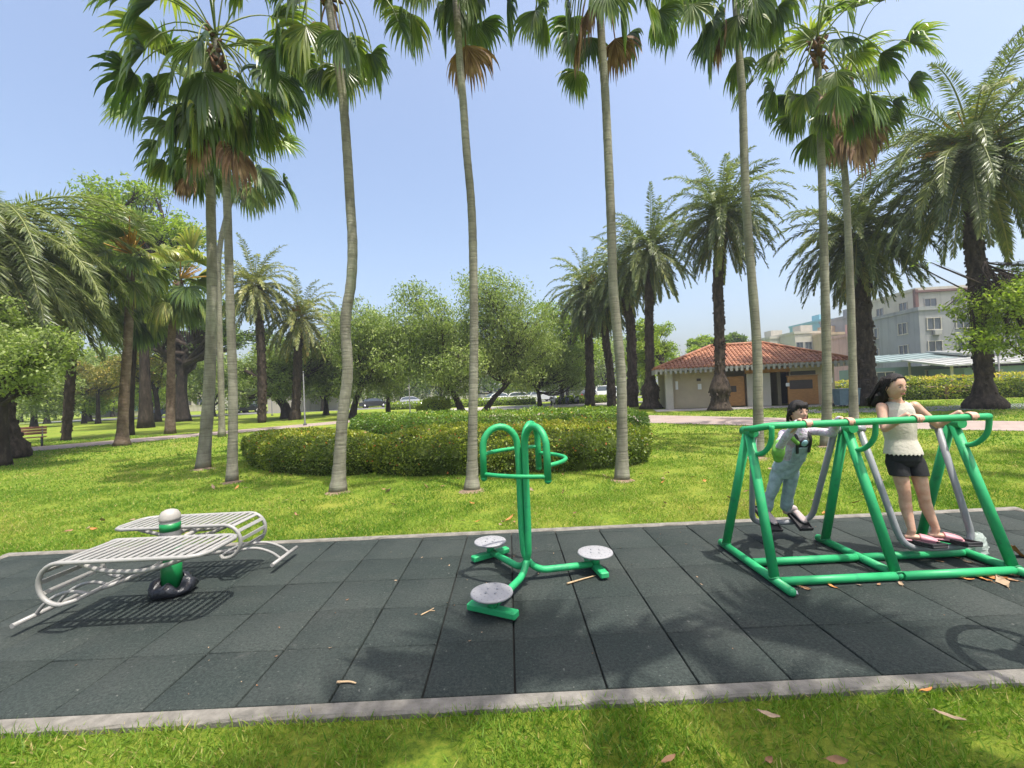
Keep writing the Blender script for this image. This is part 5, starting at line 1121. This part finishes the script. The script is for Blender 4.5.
def head_shape(b, c, f, r, u, k=1.0):
    n, m = 36, 28; V = []
    for i in range(m + 1):
        th = math.pi * i / m
        for j in range(n):
            ph = 2 * math.pi * j / n; x, y, z = math.sin(th) * math.cos(ph), math.sin(th) * math.sin(ph), math.cos(th)
            sx, sy, sz = .073, .090, .112
            low = max(0, -z); sx *= 1 - .26 * low ** 1.3 - .05 * max(0, z); yy = y * sy * (1 - .18 * low * (y < 0)) - .004 * low
            if y > 0: yy *= .94 + .06 * low
            p = np.array([x * sx, yy, z * sz])
            gs = lambda a, bz, sa, sb: math.exp(-((x - a) / sa) ** 2 - ((z - bz) / sb) ** 2) * (y > 0)
            p[1] += .019 * gs(0, -.20, .13, .13) + .009 * gs(0, -.05, .10, .20) - .008 * gs(.36, .05, .2, .14) - .008 * gs(-.36, .05, .2, .14) + .006 * gs(0, -.52, .28, .10) + .008 * gs(0, -.86, .3, .16) + .004 * gs(.42, -.25, .22, .2) + .004 * gs(-.42, -.25, .22, .2)
            V.append(c + k * (r * p[0] + f * p[1] + u * p[2]))
    b.add(V, [(i * n + j, i * n + (j + 1) % n, (i + 1) * n + (j + 1) % n, (i + 1) * n + j) for i in range(m) for j in range(n)], True)
    for s in (-1, 1):
        q = c + k * (r * s * .073 + f * -.006 + u * -.012); b.loft([(q + r * s * k * d, f * k * .016 * w, u * k * .028 * w) for d, w in ((-.012, .8), (.004, 1), (.011, .75))], 12)
def face_parts(par, c, f, r, u, k):
    for s in (-1, 1):
        q = c + k * (r * s * .030 + f * .0775 + u * .006)
        b = Body(); b.loft([(q - f * .006 * k, r * .0125 * k, u * .0050 * k), (q + f * .0015 * k, r * .0115 * k, u * .0048 * k)], 12); e = b.build('eye', M_EYEW, par)
        b = Body(); b.ball(q + f * k * .0002, .0066 * k, 10, 8); b.build('iris', M_EYE, e)
        b = Body(); b.tube(curve([c + k * (r * s * .014 + f * .083 + u * .024), c + k * (r * s * .030 + f * .0835 + u * .029), c + k * (r * s * .047 + f * .073 + u * .023)], 4), .0024 * k, 6); b.build('eyebrow', M_HAIR, par)
    b = Body(); b.tube(curve([c + k * (r * -.020 + f * .078 + u * -.057), c + k * (f * .0875 + u * -.055), c + k * (r * .020 + f * .078 + u * -.057)], 5), [.002 * k] + [.0052 * k] * 9 + [.002 * k], 8); b.build('mouth', M_LIP, par)
def hand(b, w, grip, sgn, k=1.0, rr=.0285):
    """hand on the rail (rail runs along X): palm over the top, four fingers curled down in front, thumb behind"""
    w = np.array(w, float); g_ = np.array(grip, float); R_ = rr + .0085 * k
    pos = lambda x, a, e=0.0: g_ + [x, -math.sin(a) * (R_ + e), math.cos(a) * (R_ + e)]
    b.loft([(w, np.array([.021, .006, 0]) * k, np.array([0, .004, .015]) * k), (pos(0, -1.2, .008), np.array([.034, 0, 0]) * k, np.array([0, .006, .011]) * k), (pos(0, -.35, .004), np.array([.039, 0, 0]) * k, np.array([0, .003, .010]) * k), (pos(0, .25, .002), np.array([.036, 0, 0]) * k, np.array([0, -.003, .008]) * k)], 14)
    for i, (x, L) in enumerate(((-.0285, 1.85), (-.0095, 2.15), (.0095, 2.05), (.0285, 1.55))):
        x *= k; pts = [pos(x, a) for a in np.linspace(.1, .25 + L * .92, 7)]; b.limb(pts, [.0088 * k, .0085 * k, .0075 * k, .0062 * k], 8, 3)
    tx = -sgn * .043 * k
    b.limb([pos(tx * .7, -.9, .006), pos(tx * 1.1, -1.35, .004), pos(tx * 1.25, -1.9, .002), pos(tx * 1.3, -2.4, .001)], [.0115 * k, .010 * k, .0085 * k, .007 * k], 8, 3)
def foot(b, ankle, toe, k=1.0, h=.07):
    a, t_ = np.array(ankle, float), np.array(toe, float); d = t_ - a; d[2] = 0; L = np.linalg.norm(d); d /= L; s = np.array([-d[1], d[0], 0]); z0 = t_[2]
    secs = []
    for u, wd, hh in ((-.32, .024, .030), (-.12, .031, .042), (.25, .034, .040), (.6, .042, .030), (.85, .040, .021), (1.0, .026, .014)):
        c = np.array([a[0], a[1], z0]) + d * L * u; c[2] = z0 + hh * k * .5; secs.append((c, s * wd * k, np.array([0, 0, hh * k * .5 + .002])))
    b.loft(secs, 16); b.limb([a, np.array([a[0], a[1], z0 + .035 * k]) - d * .01], [.031 * k, .030 * k], 10)
    return d, s
def hair_cap(par, c, f, r, u, k, fringe, lower, thick=1.0, fy=.093):
    n, m = 48, 24; b = Body(); V = []; ok = []
    for i in range(m + 1):
        th = math.pi * i / m
        for j in range(n):
            ph = 2 * math.pi * j / n; x, y, z = math.sin(th) * math.cos(ph), math.sin(th) * math.sin(ph), math.cos(th)
            wav = 1 + .012 * math.sin(ph * 17 + 3 * z) + .01 * math.sin(ph * 9)
            p = np.array([x * .083 * wav * thick, (y * (fy if y > 0 else .100) * wav - (.006 if y <= 0 else .004)) * thick, z * .119 * (wav if z < .9 else 1) + .004]); V.append(c + k * (r * p[0] + f * p[1] + u * p[2]))
            lim = fringe + (.0 if abs(x) < .45 else -.75 * (abs(x) - .45))      # hair line over the forehead, lower at the temples
            ok.append((z > lower) and (y < .30 or z > lim) and not (y > -.05 and abs(x) > .7 and -.55 < z < .0 and fringe > .3))
    F = [q for q in [(i * n + j, i * n + (j + 1) % n, (i + 1) * n + (j + 1) % n, (i + 1) * n + j) for i in range(m) for j in range(n)] if all(ok[a] for a in q)]
    b.add(V, F, True); o = b.build('hair', M_HAIR, par)
    md = o.modifiers.new('t', 'SOLIDIFY'); md.thickness = .010 * k; md.offset = -1; return o
def strands(par_hair, roots, seed, w=.006):
    rng = np.random.default_rng(seed); b = Body()
    for pts in roots:
        P = curve(pts, 5); n = len(P); b.tube(P, list(w * (.9 + .5 * np.sin(np.linspace(0, math.pi, n)) - .75 * np.linspace(0, 1, n) ** 3)), 6, flat=.6)
    return b.build('strand', M_HAIR, par_hair)
ez = np.array([0, 0, 1.0])

# --- taller girl in the cream top
G0 = np.array([3.63, 3.66, .17]); gp = thing('person', G0, 'taller girl in cream sleeveless top, black shorts and pink slippers', 'person', None)
J = dict(neck=at(896, 401, 3.83), chest=at(897, 418, 3.84), waist=at(901, 440, 3.83), hip=at(904, 456, 3.82), shR=at(881.5, 407, 3.83), shL=at(914.5, 406, 3.81), elR=at(885, 429, 3.74), elL=at(938, 425, 3.73), grR=np.array([0, RAILY, RAILZ]), grL=np.array([0, RAILY, RAILZ]))
J['grR'][0] = at(917, 418, RAILY)[0]; J['grL'][0] = at(971, 414, RAILY)[0]
J['hpR'], J['hpL'] = at(896, 462, 3.83), at(914, 462, 3.80); J['knR'], J['knL'] = at(905, 496, 3.77), at(924, 497, 3.75)
zf = .196
J['anR'], J['anL'] = at(912, 533, 3.72), at(936, 531, 3.73)
J['toR'] = np.array([J['anR'][0] + .13, J['anR'][1] - .09, zf]); J['toL'] = np.array([J['anL'][0] + .145, J['anL'][1] - .08, zf])
J['anR'][2] = J['anL'][2] = zf + .075
tf, tr_, tu = frame((-.06, -1.0, .02))
b = Body()
def ell(c, w, d): return (c, tr_ * w, tf * d)
b.loft([ell(J['hip'] - ez * .075, .09, .08), ell(J['hip'] - ez * .03, .130, .098), ell(J['hip'] + ez * .03, .126, .093), ell(J['waist'], .108, .078), ell(J['waist'] + (J['chest'] - J['waist']) * .5, .122, .088), ell(J['chest'], .137, .092), ell(J['chest'] + ez * .075, .135, .082), ell(J['chest'] + ez * .12, .105, .066), ell(J['neck'] - ez * .01, .055, .05)], 24)
hf, hr, hu = frame((.08, -.99, -.13)); HC = at(893.5, 386.5, 3.80); HC = HC + hf * .012
b.limb([J['neck'] - ez * .02, (J['neck'] + HC) / 2 - hf * .02, HC - hf * .012 - hu * .05], [.050, .045, .048])
head_shape(b, HC, hf, hr, hu, .98)
for s in 'RL':
    S = J['sh' + s]; E = J['el' + s]; gr = J['gr' + s]; wr = gr + np.array([-.03 if s == 'L' else -.02, .066, .036])
    b.limb([S, (S + E) / 2 + tf * -.006, E], [.041, .035, .030]); b.limb([E, (E + wr) / 2, wr], [.030, .029, .0215]); hand(b, wr, gr, -1 if s == 'R' else 1, .92)
    H, K, A = J['hp' + s], J['kn' + s], J['an' + s]
    b.limb([H, (H + K) / 2 + tf * .008, K], [.068, .056, .044]); b.limb([K, K + (A - K) * .33 - tf * .014, A], [.044, .045, .028]); foot(b, A, J['to' + s], .95)
body = b.fused('body', M_SKIN, gp, .0042, 3)
face_parts(gp, HC, hf, hr, hu, .98)
hair = hair_cap(gp, HC, hf, hr, hu, .98, .62, -.62)
rng = np.random.default_rng(8); rts = []
back = nrm(-hf * .75 - np.array([.5, 0, 0]))
b = Body(); b.loft([(HC + hu * .06 - hf * .05, hr * .074, hf * .05), (HC - hf * .058 - hu * .02, hr * .080, hf * .046), (HC + back * .085 - ez * .085, hr * .082, hf * .042), (HC + back * .105 - ez * .13, hr * .074, hf * .032), (HC + back * .125 - ez * .17, hr * .066, hf * .026), (HC + back * .135 - ez * .195, hr * .042, hf * .012)], 28)
lk = b.fused('long_hair', M_HAIR, hair, .005, 3)
for i in range(150):
    a = rng.uniform(-1, 1); q0 = HC + hr * a * .078 - hf * (.04 + .05 * math.sqrt(max(0, 1 - a * a))) + hu * rng.uniform(-.02, .09)
    m1 = HC + hr * a * .094 + back * .095 - ez * .085 + rng.normal(0, .004, 3) - hf * .045 * math.sqrt(max(0, 1 - a * a)); L_ = rng.uniform(.14, .22)
    e = HC + hr * a * .075 + back * rng.uniform(.11, .165) - ez * L_ + rng.normal(0, .008, 3); rts.append([q0, m1, (m1 + e) / 2 + back * .012, e])
for s in (-1, 1):
    for i in range(44):      # locks by the temples, tucked behind the ears
        q0 = HC + hr * s * .066 + hf * rng.uniform(-.05, .035) + hu * rng.uniform(.05, .085); e = HC + hr * s * .084 - hf * rng.uniform(.015, .085) - hu * rng.uniform(.05, .13); rts.append([q0, (q0 + e) / 2 + hr * s * .014, e])
strands(hair, rts, 8, .0052)
# clothes: cut out of the body surface, set a little off the skin
def folds(o, amp, sc, seed=0):
    me = o.data; n = len(me.vertices); co = np.zeros(n * 3, np.float32); me.vertices.foreach_get('co', co); co = co.reshape(-1, 3); no = np.zeros(n * 3, np.float32); me.vertices.foreach_get('normal', no); no = no.reshape(-1, 3)
    d = pnoise(co[:, 0] + co[:, 1] * .7, co[:, 2] * .6 + co[:, 1] * .3, sc, seed) * amp
    me.vertices.foreach_set('co', (co + no * d[:, None]).astype(np.float32).ravel()); me.update()
def segdist(P, a, b_):
    ab = b_ - a; u = np.clip(((P - a) @ ab) / (ab @ ab), 0, 1); return np.linalg.norm(P - a - u[:, None] * ab, axis=1)
def garment(name, body, pred, off, mat, par, sm=6, thick=.003, amp=.004, sc=28, seed=1):
    me = body.data; n = len(me.vertices); co = np.zeros(n * 3, np.float32); me.vertices.foreach_get('co', co); co = co.reshape(-1, 3).astype(float) + ORG[par]; no = np.zeros(n * 3, np.float32); me.vertices.foreach_get('normal', no); no = no.reshape(-1, 3)
    ok = pred(co); V = co + no * off(co)[:, None] + no * (pnoise(co[:, 0] + co[:, 1] * .7, co[:, 2] * .5 + co[:, 1] * .3, sc, seed) * amp)[:, None]
    F = [tuple(p.vertices) for p in me.polygons if all(ok[i] for i in p.vertices)]
    used = sorted({i for f in F for i in f}); ix = {v: k for k, v in enumerate(used)}
    mb = MB(); mb.add([V[i] for i in used], [tuple(ix[i] for i in f) for f in F], True); o = mb.build(name, mat, par)
    bm = bmesh.new(); bm.from_mesh(o.data); inner = [v for v in bm.verts if not v.is_boundary]
    for _ in range(sm): bmesh.ops.smooth_vert(bm, verts=inner, factor=.5, use_axis_x=True, use_axis_y=True, use_axis_z=True)
    bm.to_mesh(o.data); bm.free()
    md = o.modifiers.new('t', 'SOLIDIFY'); md.thickness = thick; md.offset = 0; return o
hz = lambda P: (P - J['hip']) @ ez
def top_pred(P):
    z = hz(P); lat = (P - J['neck']) @ tr_; zt = (J['chest'] - J['hip'])[2]; fr = (P - J['neck']) @ tf
    arm = np.minimum(segdist(P, J['shR'] * .5 + J['elR'] * .5, J['elR']), segdist(P, J['elR'], J['grR'])) < .056
    arm |= P[:, 1] < RAILY + .13; arm |= np.minimum(segdist(P, J['shL'] * .5 + J['elL'] * .5, J['elL']), segdist(P, J['elL'], J['grL'])) < .056
    neckline = (J['neck'] - J['hip'])[2] + .002 - .022 * np.clip(1 - (lat / .06) ** 2, 0, 1) * (fr > 0)
    return (z > .018 + .006 * np.sin(np.arctan2(fr, lat) * 22)) & (z < neckline + .03 * (np.abs(lat) > .058)) & (np.abs(lat - (((J['shR'] + J['shL']) / 2 - J['neck']) @ tr_)) < .112) & ~arm
top = garment('top', body, top_pred, lambda P: .008 + .016 * np.clip((.16 - hz(P)) / .14, 0, 1), M_TOP, gp, 8, .004, .006, 24, 4)
def shorts_pred(P):
    z = hz(P); return (z > -.165) & (z < .055)
sh = garment('shorts', body, shorts_pred, lambda P: .007 + .010 * np.clip(-(hz(P) + .04) / .13, 0, 1), M_SHORTS, gp, 8, .004, .007, 30, 6)
for s in 'RL':
    A, T_ = J['an' + s], J['to' + s]; d = nrm((T_ - A) * [1, 1, 0]); n_ = np.array([-d[1], d[0], 0]); L = .155
    b = Body(); sole = []
    for u, w in ((-.42, .026), (-.25, .036), (.2, .036), (.6, .044), (.95, .040), (1.13, .022)): c = np.array([A[0], A[1], zf - .008]) + d * L * u; sole.append((c, n_ * w, ez * .011))
    b.loft(sole, 16); arch = []
    for u, w, hh in ((.30, .044, .052), (.55, .049, .046), (.8, .047, .036), (1.02, .036, .022)): c = np.array([A[0], A[1], zf]) + d * L * u; c[2] += hh * .36; arch.append((c, n_ * w, ez * hh * .62))
    b.loft(arch, 16); b.fused('slipper', M_PINK2, gp, .004, 3)

# --- small girl in pale dungarees
C0 = np.array([2.72, 4.40, .2]); cp = thing('person', C0, 'small girl with dark bob in pale dungarees and lilac jacket leaning on the rail', 'person', None)
Q = dict(neck=at(797, 424, 3.97), chest=at(797, 438, 4.02), waist=at(791, 458, 4.15), hip=at(785, 469, 4.24), shR=at(784, 433, 4.0), shL=at(811, 431, 3.97), elR=at(778, 449, 3.88), elL=at(832, 433, 3.80))
Q['hpR'], Q['hpL'] = at(779, 472, 4.26), at(792, 471, 4.24); Q['knR'], Q['knL'] = at(771, 493, 4.34), at(788, 493, 4.33); Q['anR'], Q['anL'] = at(764.5, 513, 4.44), at(785.5, 511, 4.42)
Q['grR'] = np.array([at(807, 423, RAILY)[0], RAILY, RAILZ]); Q['grL'] = np.array([at(849, 421, RAILY)[0], RAILY, RAILZ])
cf, cr_, cu = frame((-.02, -1.0, -.05)); sp = nrm(Q['neck'] - Q['hip']); bf = nrm(cf - sp * (cf @ sp)); brr_ = nrm(np.cross(bf, sp))
el2 = lambda c, w, d: (c, brr_ * w, bf * d)
b = Body(); b.loft([el2(Q['hip'] - sp * .04, 0.0765, 0.0675), el2(Q['hip'], 0.1035, 0.0828), el2(Q['waist'], 0.0918, 0.0774), el2(Q['chest'], 0.1008, 0.0756), el2(Q['chest'] + sp * .055, 0.0954, 0.0630), el2(Q['neck'], 0.0450, 0.0414)], 22)
hf2, hr2, hu2 = frame((.03, -1.0, -.02)); HC2 = at(798.5, 412, 3.93); kk = .92
b.limb([Q['neck'] - sp * .02, HC2 - hu2 * .05 - hf2 * .012], [.042, .040]); head_shape(b, HC2, hf2, hr2, hu2, kk)
for s in 'RL':
    S, E, gr = Q['sh' + s], Q['el' + s], Q['gr' + s]; wr = gr + np.array([-.018, .060, .032])
    b.limb([S, (S + E) / 2, E], [.031, .028, .025]); b.limb([E, (E + wr) / 2, wr], [.025, .023, .018]); hand(b, wr, gr, -1 if s == 'R' else 1, .78)
    H, K, A = Q['hp' + s], Q['kn' + s], Q['an' + s]
    b.limb([H, (H + K) / 2, K], [.054, .045, .037]); b.limb([K, K + (A - K) * .35 - bf * .01, A], [.042, .041, .028])
b.fused('body', M_SKIN, cp, .004, 3); face_parts(cp, HC2, hf2, hr2, hu2, kk)
hair = hair_cap(cp, HC2, hf2, hr2, hu2, kk, .30, -.38, 1.03, .0885)
rng = np.random.default_rng(9); rts = []
for i in range(40):
    a = rng.uniform(-1, 1); q0 = HC2 + kk * (hr2 * a * .078 - hf2 * .085 * math.sqrt(max(0, 1 - a * a)) + hu2 * rng.uniform(-.02, .05)); e = HC2 + kk * (hr2 * a * .07 - hf2 * rng.uniform(.06, .10)) - ez * rng.uniform(.075, .105); rts.append([q0, (q0 + e) / 2 - hf2 * .012, e])
for i in range(60):           # fringe
    a = rng.uniform(-1, 1); q0 = HC2 + kk * (hr2 * a * .052 + hf2 * .055 + hu2 * .098); e = HC2 + kk * (hr2 * a * .064 + hf2 * (.079 - .030 * a * a) + hu2 * rng.uniform(.026, .046)); rts.append([q0, (q0 + e) / 2 + hf2 * .009 + hu2 * .002, e])
for s in (-1, 1):
    for i in range(12):
        q0 = HC2 + kk * hr2 * s * .082 + hf2 * rng.uniform(-.04, .01) + hu2 * rng.uniform(-.02, .03); e = HC2 + kk * hr2 * s * .085 - hf2 * rng.uniform(.02, .05) - ez * rng.uniform(.09, .15); rts.append([q0, (q0 + e) / 2 + hr2 * s * .01, e])
strands(hair, rts, 9, .0050)
# jacket with full sleeves, dungarees, straps, bib print
b = Body(); b.loft([el2(Q['waist'] + sp * .0, 0.1062, 0.0900), el2(Q['waist'] + (Q['chest'] - Q['waist']) * .5, 0.1116, 0.0918), el2(Q['chest'], 0.1116, 0.0864), el2(Q['chest'] + sp * .06, 0.1008, 0.0720), el2(Q['neck'] - sp * .004, 0.0522, 0.0486)], 26)
for s in 'RL':
    S, E, gr = Q['sh' + s], Q['el' + s], Q['gr' + s]; wr = gr + np.array([-.018, .068, .034])
    b.limb([S - sp * .005, (S + E) / 2, E], [.039, .039, .036]); b.limb([E, (E + wr) / 2, E + (wr - E) * .9], [.036, .034, .026])
jk = b.fused('jacket', M_LILAC, cp, .005, 2); folds(jk, .014, 40, 11)
S, E = Q['shR'], Q['elR']; b = Body(); b.limb([S + (E - S) * .75 - bf * .002, E - ez * .03, E - ez * .085 + brr_ * .005], [.050, .052, .036]); gs_ = b.fused('green_sleeve_print', M_LEAFG, jk, .006, 2); folds(gs_, .007, 40, 3)
b = Body(); b.limb([Q['shR'] + (Q['neck'] - Q['shR']) * .2 + bf * .055 - sp * .01, Q['chest'] + brr_ * .06 + bf * .095 + sp * .02], [.022, .020]); b.fused('green_collar_print', M_LEAFG, jk, .005, 2)
b = Body(); b.loft([el2(Q['waist'] + sp * .06, 0.0900, 0.0882), el2(Q['waist'], 0.1134, 0.0972), el2(Q['hip'] + sp * .02, 0.1188, 0.1008), el2(Q['hip'] - sp * .05, 0.1062, 0.0918)], 26)
b.loft([(Q['waist'] + sp * .03 + bf * .085, brr_ * .075, bf * .022), (Q['chest'] - sp * .035 + bf * .088, brr_ * .070, bf * .020)], 16)
for s in 'RL':
    H, K, A = Q['hp' + s], Q['kn' + s], Q['an' + s]; d = A - K
    b.limb([H, (H + K) / 2, K], [.064, .056, .050]); b.limb([K, K + d * .3, K + d * .55, K + d * .82], [.050, .050, .053, .046])
    for z in (.60, .70, .80): b.loft([(K + d * (z - .03), cr_ * .044, cf * .046), (K + d * z, cr_ * .051, cf * .053), (K + d * (z + .03), cr_ * .044, cf * .046)], 16)
dg = b.fused('dungarees', M_DENIM, cp, .005, 2); folds(dg, .012, 44, 12)
for s, sg_ in (('R', 1), ('L', -1)):
    fit = []
    for h, w, dpt in ((-.085, .052, .118), (-.04, .056, .108), (.0, .060, .100), (.04, .062, .088), (.072, .060, .062), (.088, .058, .02), (.082, .058, -.05)):
        fit.append(Q['chest'] + sp * h + brr_ * sg_ * w + bf * dpt)
    b = Body(); b.tube(curve(fit, 5), .015, 8, flat=.35, up=bf); b.build('strap', M_BLACKS, cp)
b = Body(); c = Q['chest'] + sp * .0 + bf * .100; b.loft([(c - bf * .01, brr_ * .050, sp * .058), (c + bf * .004, brr_ * .046, sp * .054)], 18); sb_ = b.build('shirt_front', M_BLACKS, cp)
b = Body(); c = Q['chest'] + sp * .018 + bf * .107; b.loft([(c - bf * .004, brr_ * .030, sp * .036), (c + bf * .004, brr_ * .027, sp * .032)], 18); b.build('shirt_print', M_BLUEP, sb_)
Mp = np.array([[1, 0, 0], [0, math.cos(SWA), -math.sin(SWA)], [0, math.sin(SWA), math.cos(SWA)]])
for s, px_ in (('R', 2.57), ('L', 2.87)):
    A = Q['an' + s]; c = np.array([px_, 4.38, .17]) + [0, -.015, .045]
    fd = Mp @ np.array([.25, -.97, 0]); fd = nrm(fd); up_ = Mp @ ez; sd_ = np.cross(fd, up_); heel = c + Mp @ [-.01, .07, 0] + up_ * .016
    b = Body(); b.loft([(heel + fd * u + up_ * hh * .5, sd_ * w, up_ * (hh * .5)) for u, w, hh in ((-.035, .024, .04), (.0, .032, .055), (.06, .035, .06), (.10, .038, .048), (.14, .037, .036), (.17, .022, .024))], 16)
    b.limb([A + (heel - A) * .1, heel + fd * .01 + up_ * .05], [.033, .034]); so_ = b.fused('shoe', M_SHOE, cp, .004, 3)
    b = Body(); b.loft([(heel + fd * u + up_ * .004, sd_ * w, up_ * .008) for u, w in ((-.042, .022), (.0, .034), (.06, .036), (.12, .040), (.155, .036), (.18, .018))], 16); b.build('sole', M_SOLE, so_)
# ------------------------------------------------------------------ fallen leaves, twigs and litter
M_DRY = pmat('dry_leaf', (.26, .14, .07), .8, var=.45, scale=9); M_DRYP = pmat('pale_dry_leaf', (.33, .235, .15), .8, var=.3, scale=9); M_DRYO = pmat('orange_dry_leaf', (.42, .17, .04), .7, var=.4, scale=9)
M_TWIG = pmat('dry_twig', (.42, .30, .17), .8, var=.25, scale=20)
def leaf_mesh(L, Wd, curl, seed, mat, name='fallen_leaf'):
    rng = np.random.default_rng(seed); n = 7; V = []; 
    for i in range(n):
        u = i / (n - 1); w = Wd * math.sin(math.pi * (u * .92 + .04)) ** .8 * (1 + rng.normal(0, .08)); z = curl * (u - .5) ** 2 * 4 * L * .25
        for s in (-1, -.5, 0, .5, 1): V.append((u * L - L / 2, s * w / 2 + rng.normal(0, .002), z + abs(s) ** 1.5 * curl * Wd * rng.uniform(.3, .7) + rng.normal(0, .0015)))
    F = [(i * 5 + j, (i + 1) * 5 + j, (i + 1) * 5 + j + 1, i * 5 + j + 1) for i in range(n - 1) for j in range(4)]
    mb = MB(); mb.add(V, F, True); mb.tube([(-L / 2 - .03, 0, curl * L * .2), (-L / 2, 0, curl * L * .25)], .0015, 4)
    return mb.build(name, mat)
protos = [leaf_mesh(.12, .05, .25, 1, M_DRY), leaf_mesh(.10, .055, .5, 2, M_DRYP), leaf_mesh(.14, .05, .35, 3, M_DRYO), leaf_mesh(.16, .06, .2, 4, M_DRYP), leaf_mesh(.09, .04, .7, 5, M_DRY)]
used_p = set()
rl = random.Random(4)
def leaf(px, py, i, label, group, s=1.0, rz=None, z=.004, tilt=.15, pos=None):
    if group == 'leaves on the near grass': s *= .72; tilt = .35
    o = protos[i]
    if i in used_p: o = o.copy(); COL.objects.link(o)
    used_p.add(i); q = g(px, py) if pos is None else np.array(pos)
    o.location = (q[0], q[1], z); o.rotation_euler = (rl.gauss(0, tilt), rl.gauss(0, tilt), rl.uniform(0, 6.28) if rz is None else rz); o.scale = (s, s, s)
    return tag(o, label, 'leaf', group)
leaf(769, 719, 3, 'yellowish dry leaf on the near grass strip below the air walker', 'leaves on the near grass', .85, -.3, .02); leaf(950, 721, 3, 'greyish dry leaf on the near grass strip below the wheel shadow', 'leaves on the near grass', 1.0, -.5, .02)
leaf(768, 766, 4, 'small pale curled leaf at the bottom of the near grass', 'leaves on the near grass', .8, .5, .02); leaf(838, 765, 0, 'brown leaf at the bottom edge of the near grass', 'leaves on the near grass', .9, -.6, .02); leaf(669, 764, 0, 'brown leaf at the bottom edge below the middle of the kerb', 'leaves on the near grass', .8, .2, .02)
leaf(927, 693, 2, 'small orange leaf lying against the near kerb', 'leaves on the near grass', .7, .1, .012)
for k, (x, y, i, s) in enumerate(((798, 587, 1, 1.0), (806, 589, 0, 1.1), (832, 587, 2, .8), (860, 586, 1, .6), (879, 585, 0, .7), (901, 585, 1, .9), (968, 580, 2, .9), (981, 579, 2, 1.3), (996, 579, 2, 1.4), (1008, 580, 0, 1.6), (1003, 583, 3, 1.7), (1015, 577, 1, 1.2), (955, 558, 0, 1.1), (968, 563, 1, 1.0), (940, 562, 0, .7))):
    s *= .65; leaf(x, y, i, 'brown dry leaf on the rubber paving along the green front crossbar', 'leaves along the air walker', s)
leaf(1019, 557, 2, 'large orange curled leaf on the paving at the right edge behind the air walker leg', 'leaves along the air walker', 1.6, .1, .02, .5)
rngl = np.random.default_rng(14)
for k in range(70):
    while True:
        x, y = rngl.uniform(-6, 6), rngl.uniform(5.1, 10)
        if abs(x) < y * 1.1 and not (y > 8.3 and abs(x) < 4) and not (y > 9 and x < 0): break
    leaf(0, 0, int(rngl.integers(0, 5)), 'small pale or brown dry leaf lying on the lawn between the paving and the hedges', 'dry leaves on the lawn', rngl.uniform(.45, .95), None, .012, .35, (x, y))
for k in range(60):
    leaf(0, 0, int(rngl.choice([1, 4])), 'tiny leaf fragment scattered on the rubber paving', 'fragments on the paving', rngl.uniform(.08, .26), None, .003, .2, (rngl.uniform(-3, 4), rngl.uniform(2.45, 4.85)))
def stick(p0, p1, r, label, fork=False):
    a, b_ = np.array(p0), np.array(p1); a[2] = b_[2] = r + .002; mb = MB(); mid = (a + b_) / 2 + [.01, .008, 0]; P = curve([a, mid, b_], 5); mb.tube(P, list(np.linspace(r, r * .55, len(P))), 6, flat=.7)
    if fork: mb.tube([mid, mid + (b_ - a) * .3 + [.02, -.03, 0]], r * .5, 5)
    o = mb.build('twig', M_TWIG, None, (a + b_) / 2); tag(o, label, 'twig', 'twigs on the paving')
stick(g(567, 585), g(595, 577), .010, 'pale flat palm stick beside the right twister disc'); stick(g(337, 684), g(356, 685), .009, 'short pale stick near the kerb left of the twister'); stick(g(421, 616), g(434, 609), .006, 'crooked twig on the paving left of the near twister disc', True); stick(g(513, 616), g(516, 611), .006, 'tiny twig below the near twister foot')
# crumpled translucent plastic sheet under the pedals
m, t, p = ng('milky_plastic'); p.inputs['Base Color'].default_value = (.52, .60, .54, 1); p.inputs['Roughness'].default_value = .25; p.inputs['Transmission Weight'].default_value = .45; bump(t, p, noise(t, 30, 4), .5, .02)
q = g(976, 553); rng = np.random.default_rng(2); V = []; n, k_ = 14, 10
for i in range(k_):
    for j in range(n):
        a = 2 * math.pi * j / n; h = i / (k_ - 1); rr_ = .105 * math.sqrt(max(0, 1 - h ** 1.6)) * (1 + .18 * math.sin(3 * a + 2 * h) + rng.normal(0, .07)); V.append(q + [rr_ * math.cos(a) + .02 * h, rr_ * .6 * math.sin(a), .004 + .185 * h + rng.normal(0, .004)])
mb = MB(); mb.add(V, [(i * n + j, i * n + (j + 1) % n, (i + 1) * n + (j + 1) % n, (i + 1) * n + j) for i in range(k_ - 1) for j in range(n)], False); o = mb.build('plastic_bag', m, None, q)
tag(o, 'crumpled milky plastic bag on the paving beside the taller girl swing', 'bag')
# ------------------------------------------------------------------ thin summer haze
m = bpy.data.materials.new('haze_air'); m.use_nodes = True; t = m.node_tree; t.nodes.clear()
ou = t.nodes.new('ShaderNodeOutputMaterial'); pv = t.nodes.new('ShaderNodeVolumePrincipled')
pv.inputs['Color'].default_value = (.82, .88, .96, 1); pv.inputs['Density'].default_value = .0009; pv.inputs['Anisotropy'].default_value = .2
t.links.new(pv.outputs[0], ou.inputs['Volume'])
mb = MB(); mb.box((0, 320, 14.47), (900, 700, 31)); hz_ = mb.build('haze', m); tag(hz_, kind='stuff')
SC.cycles.volume_bounces = 0
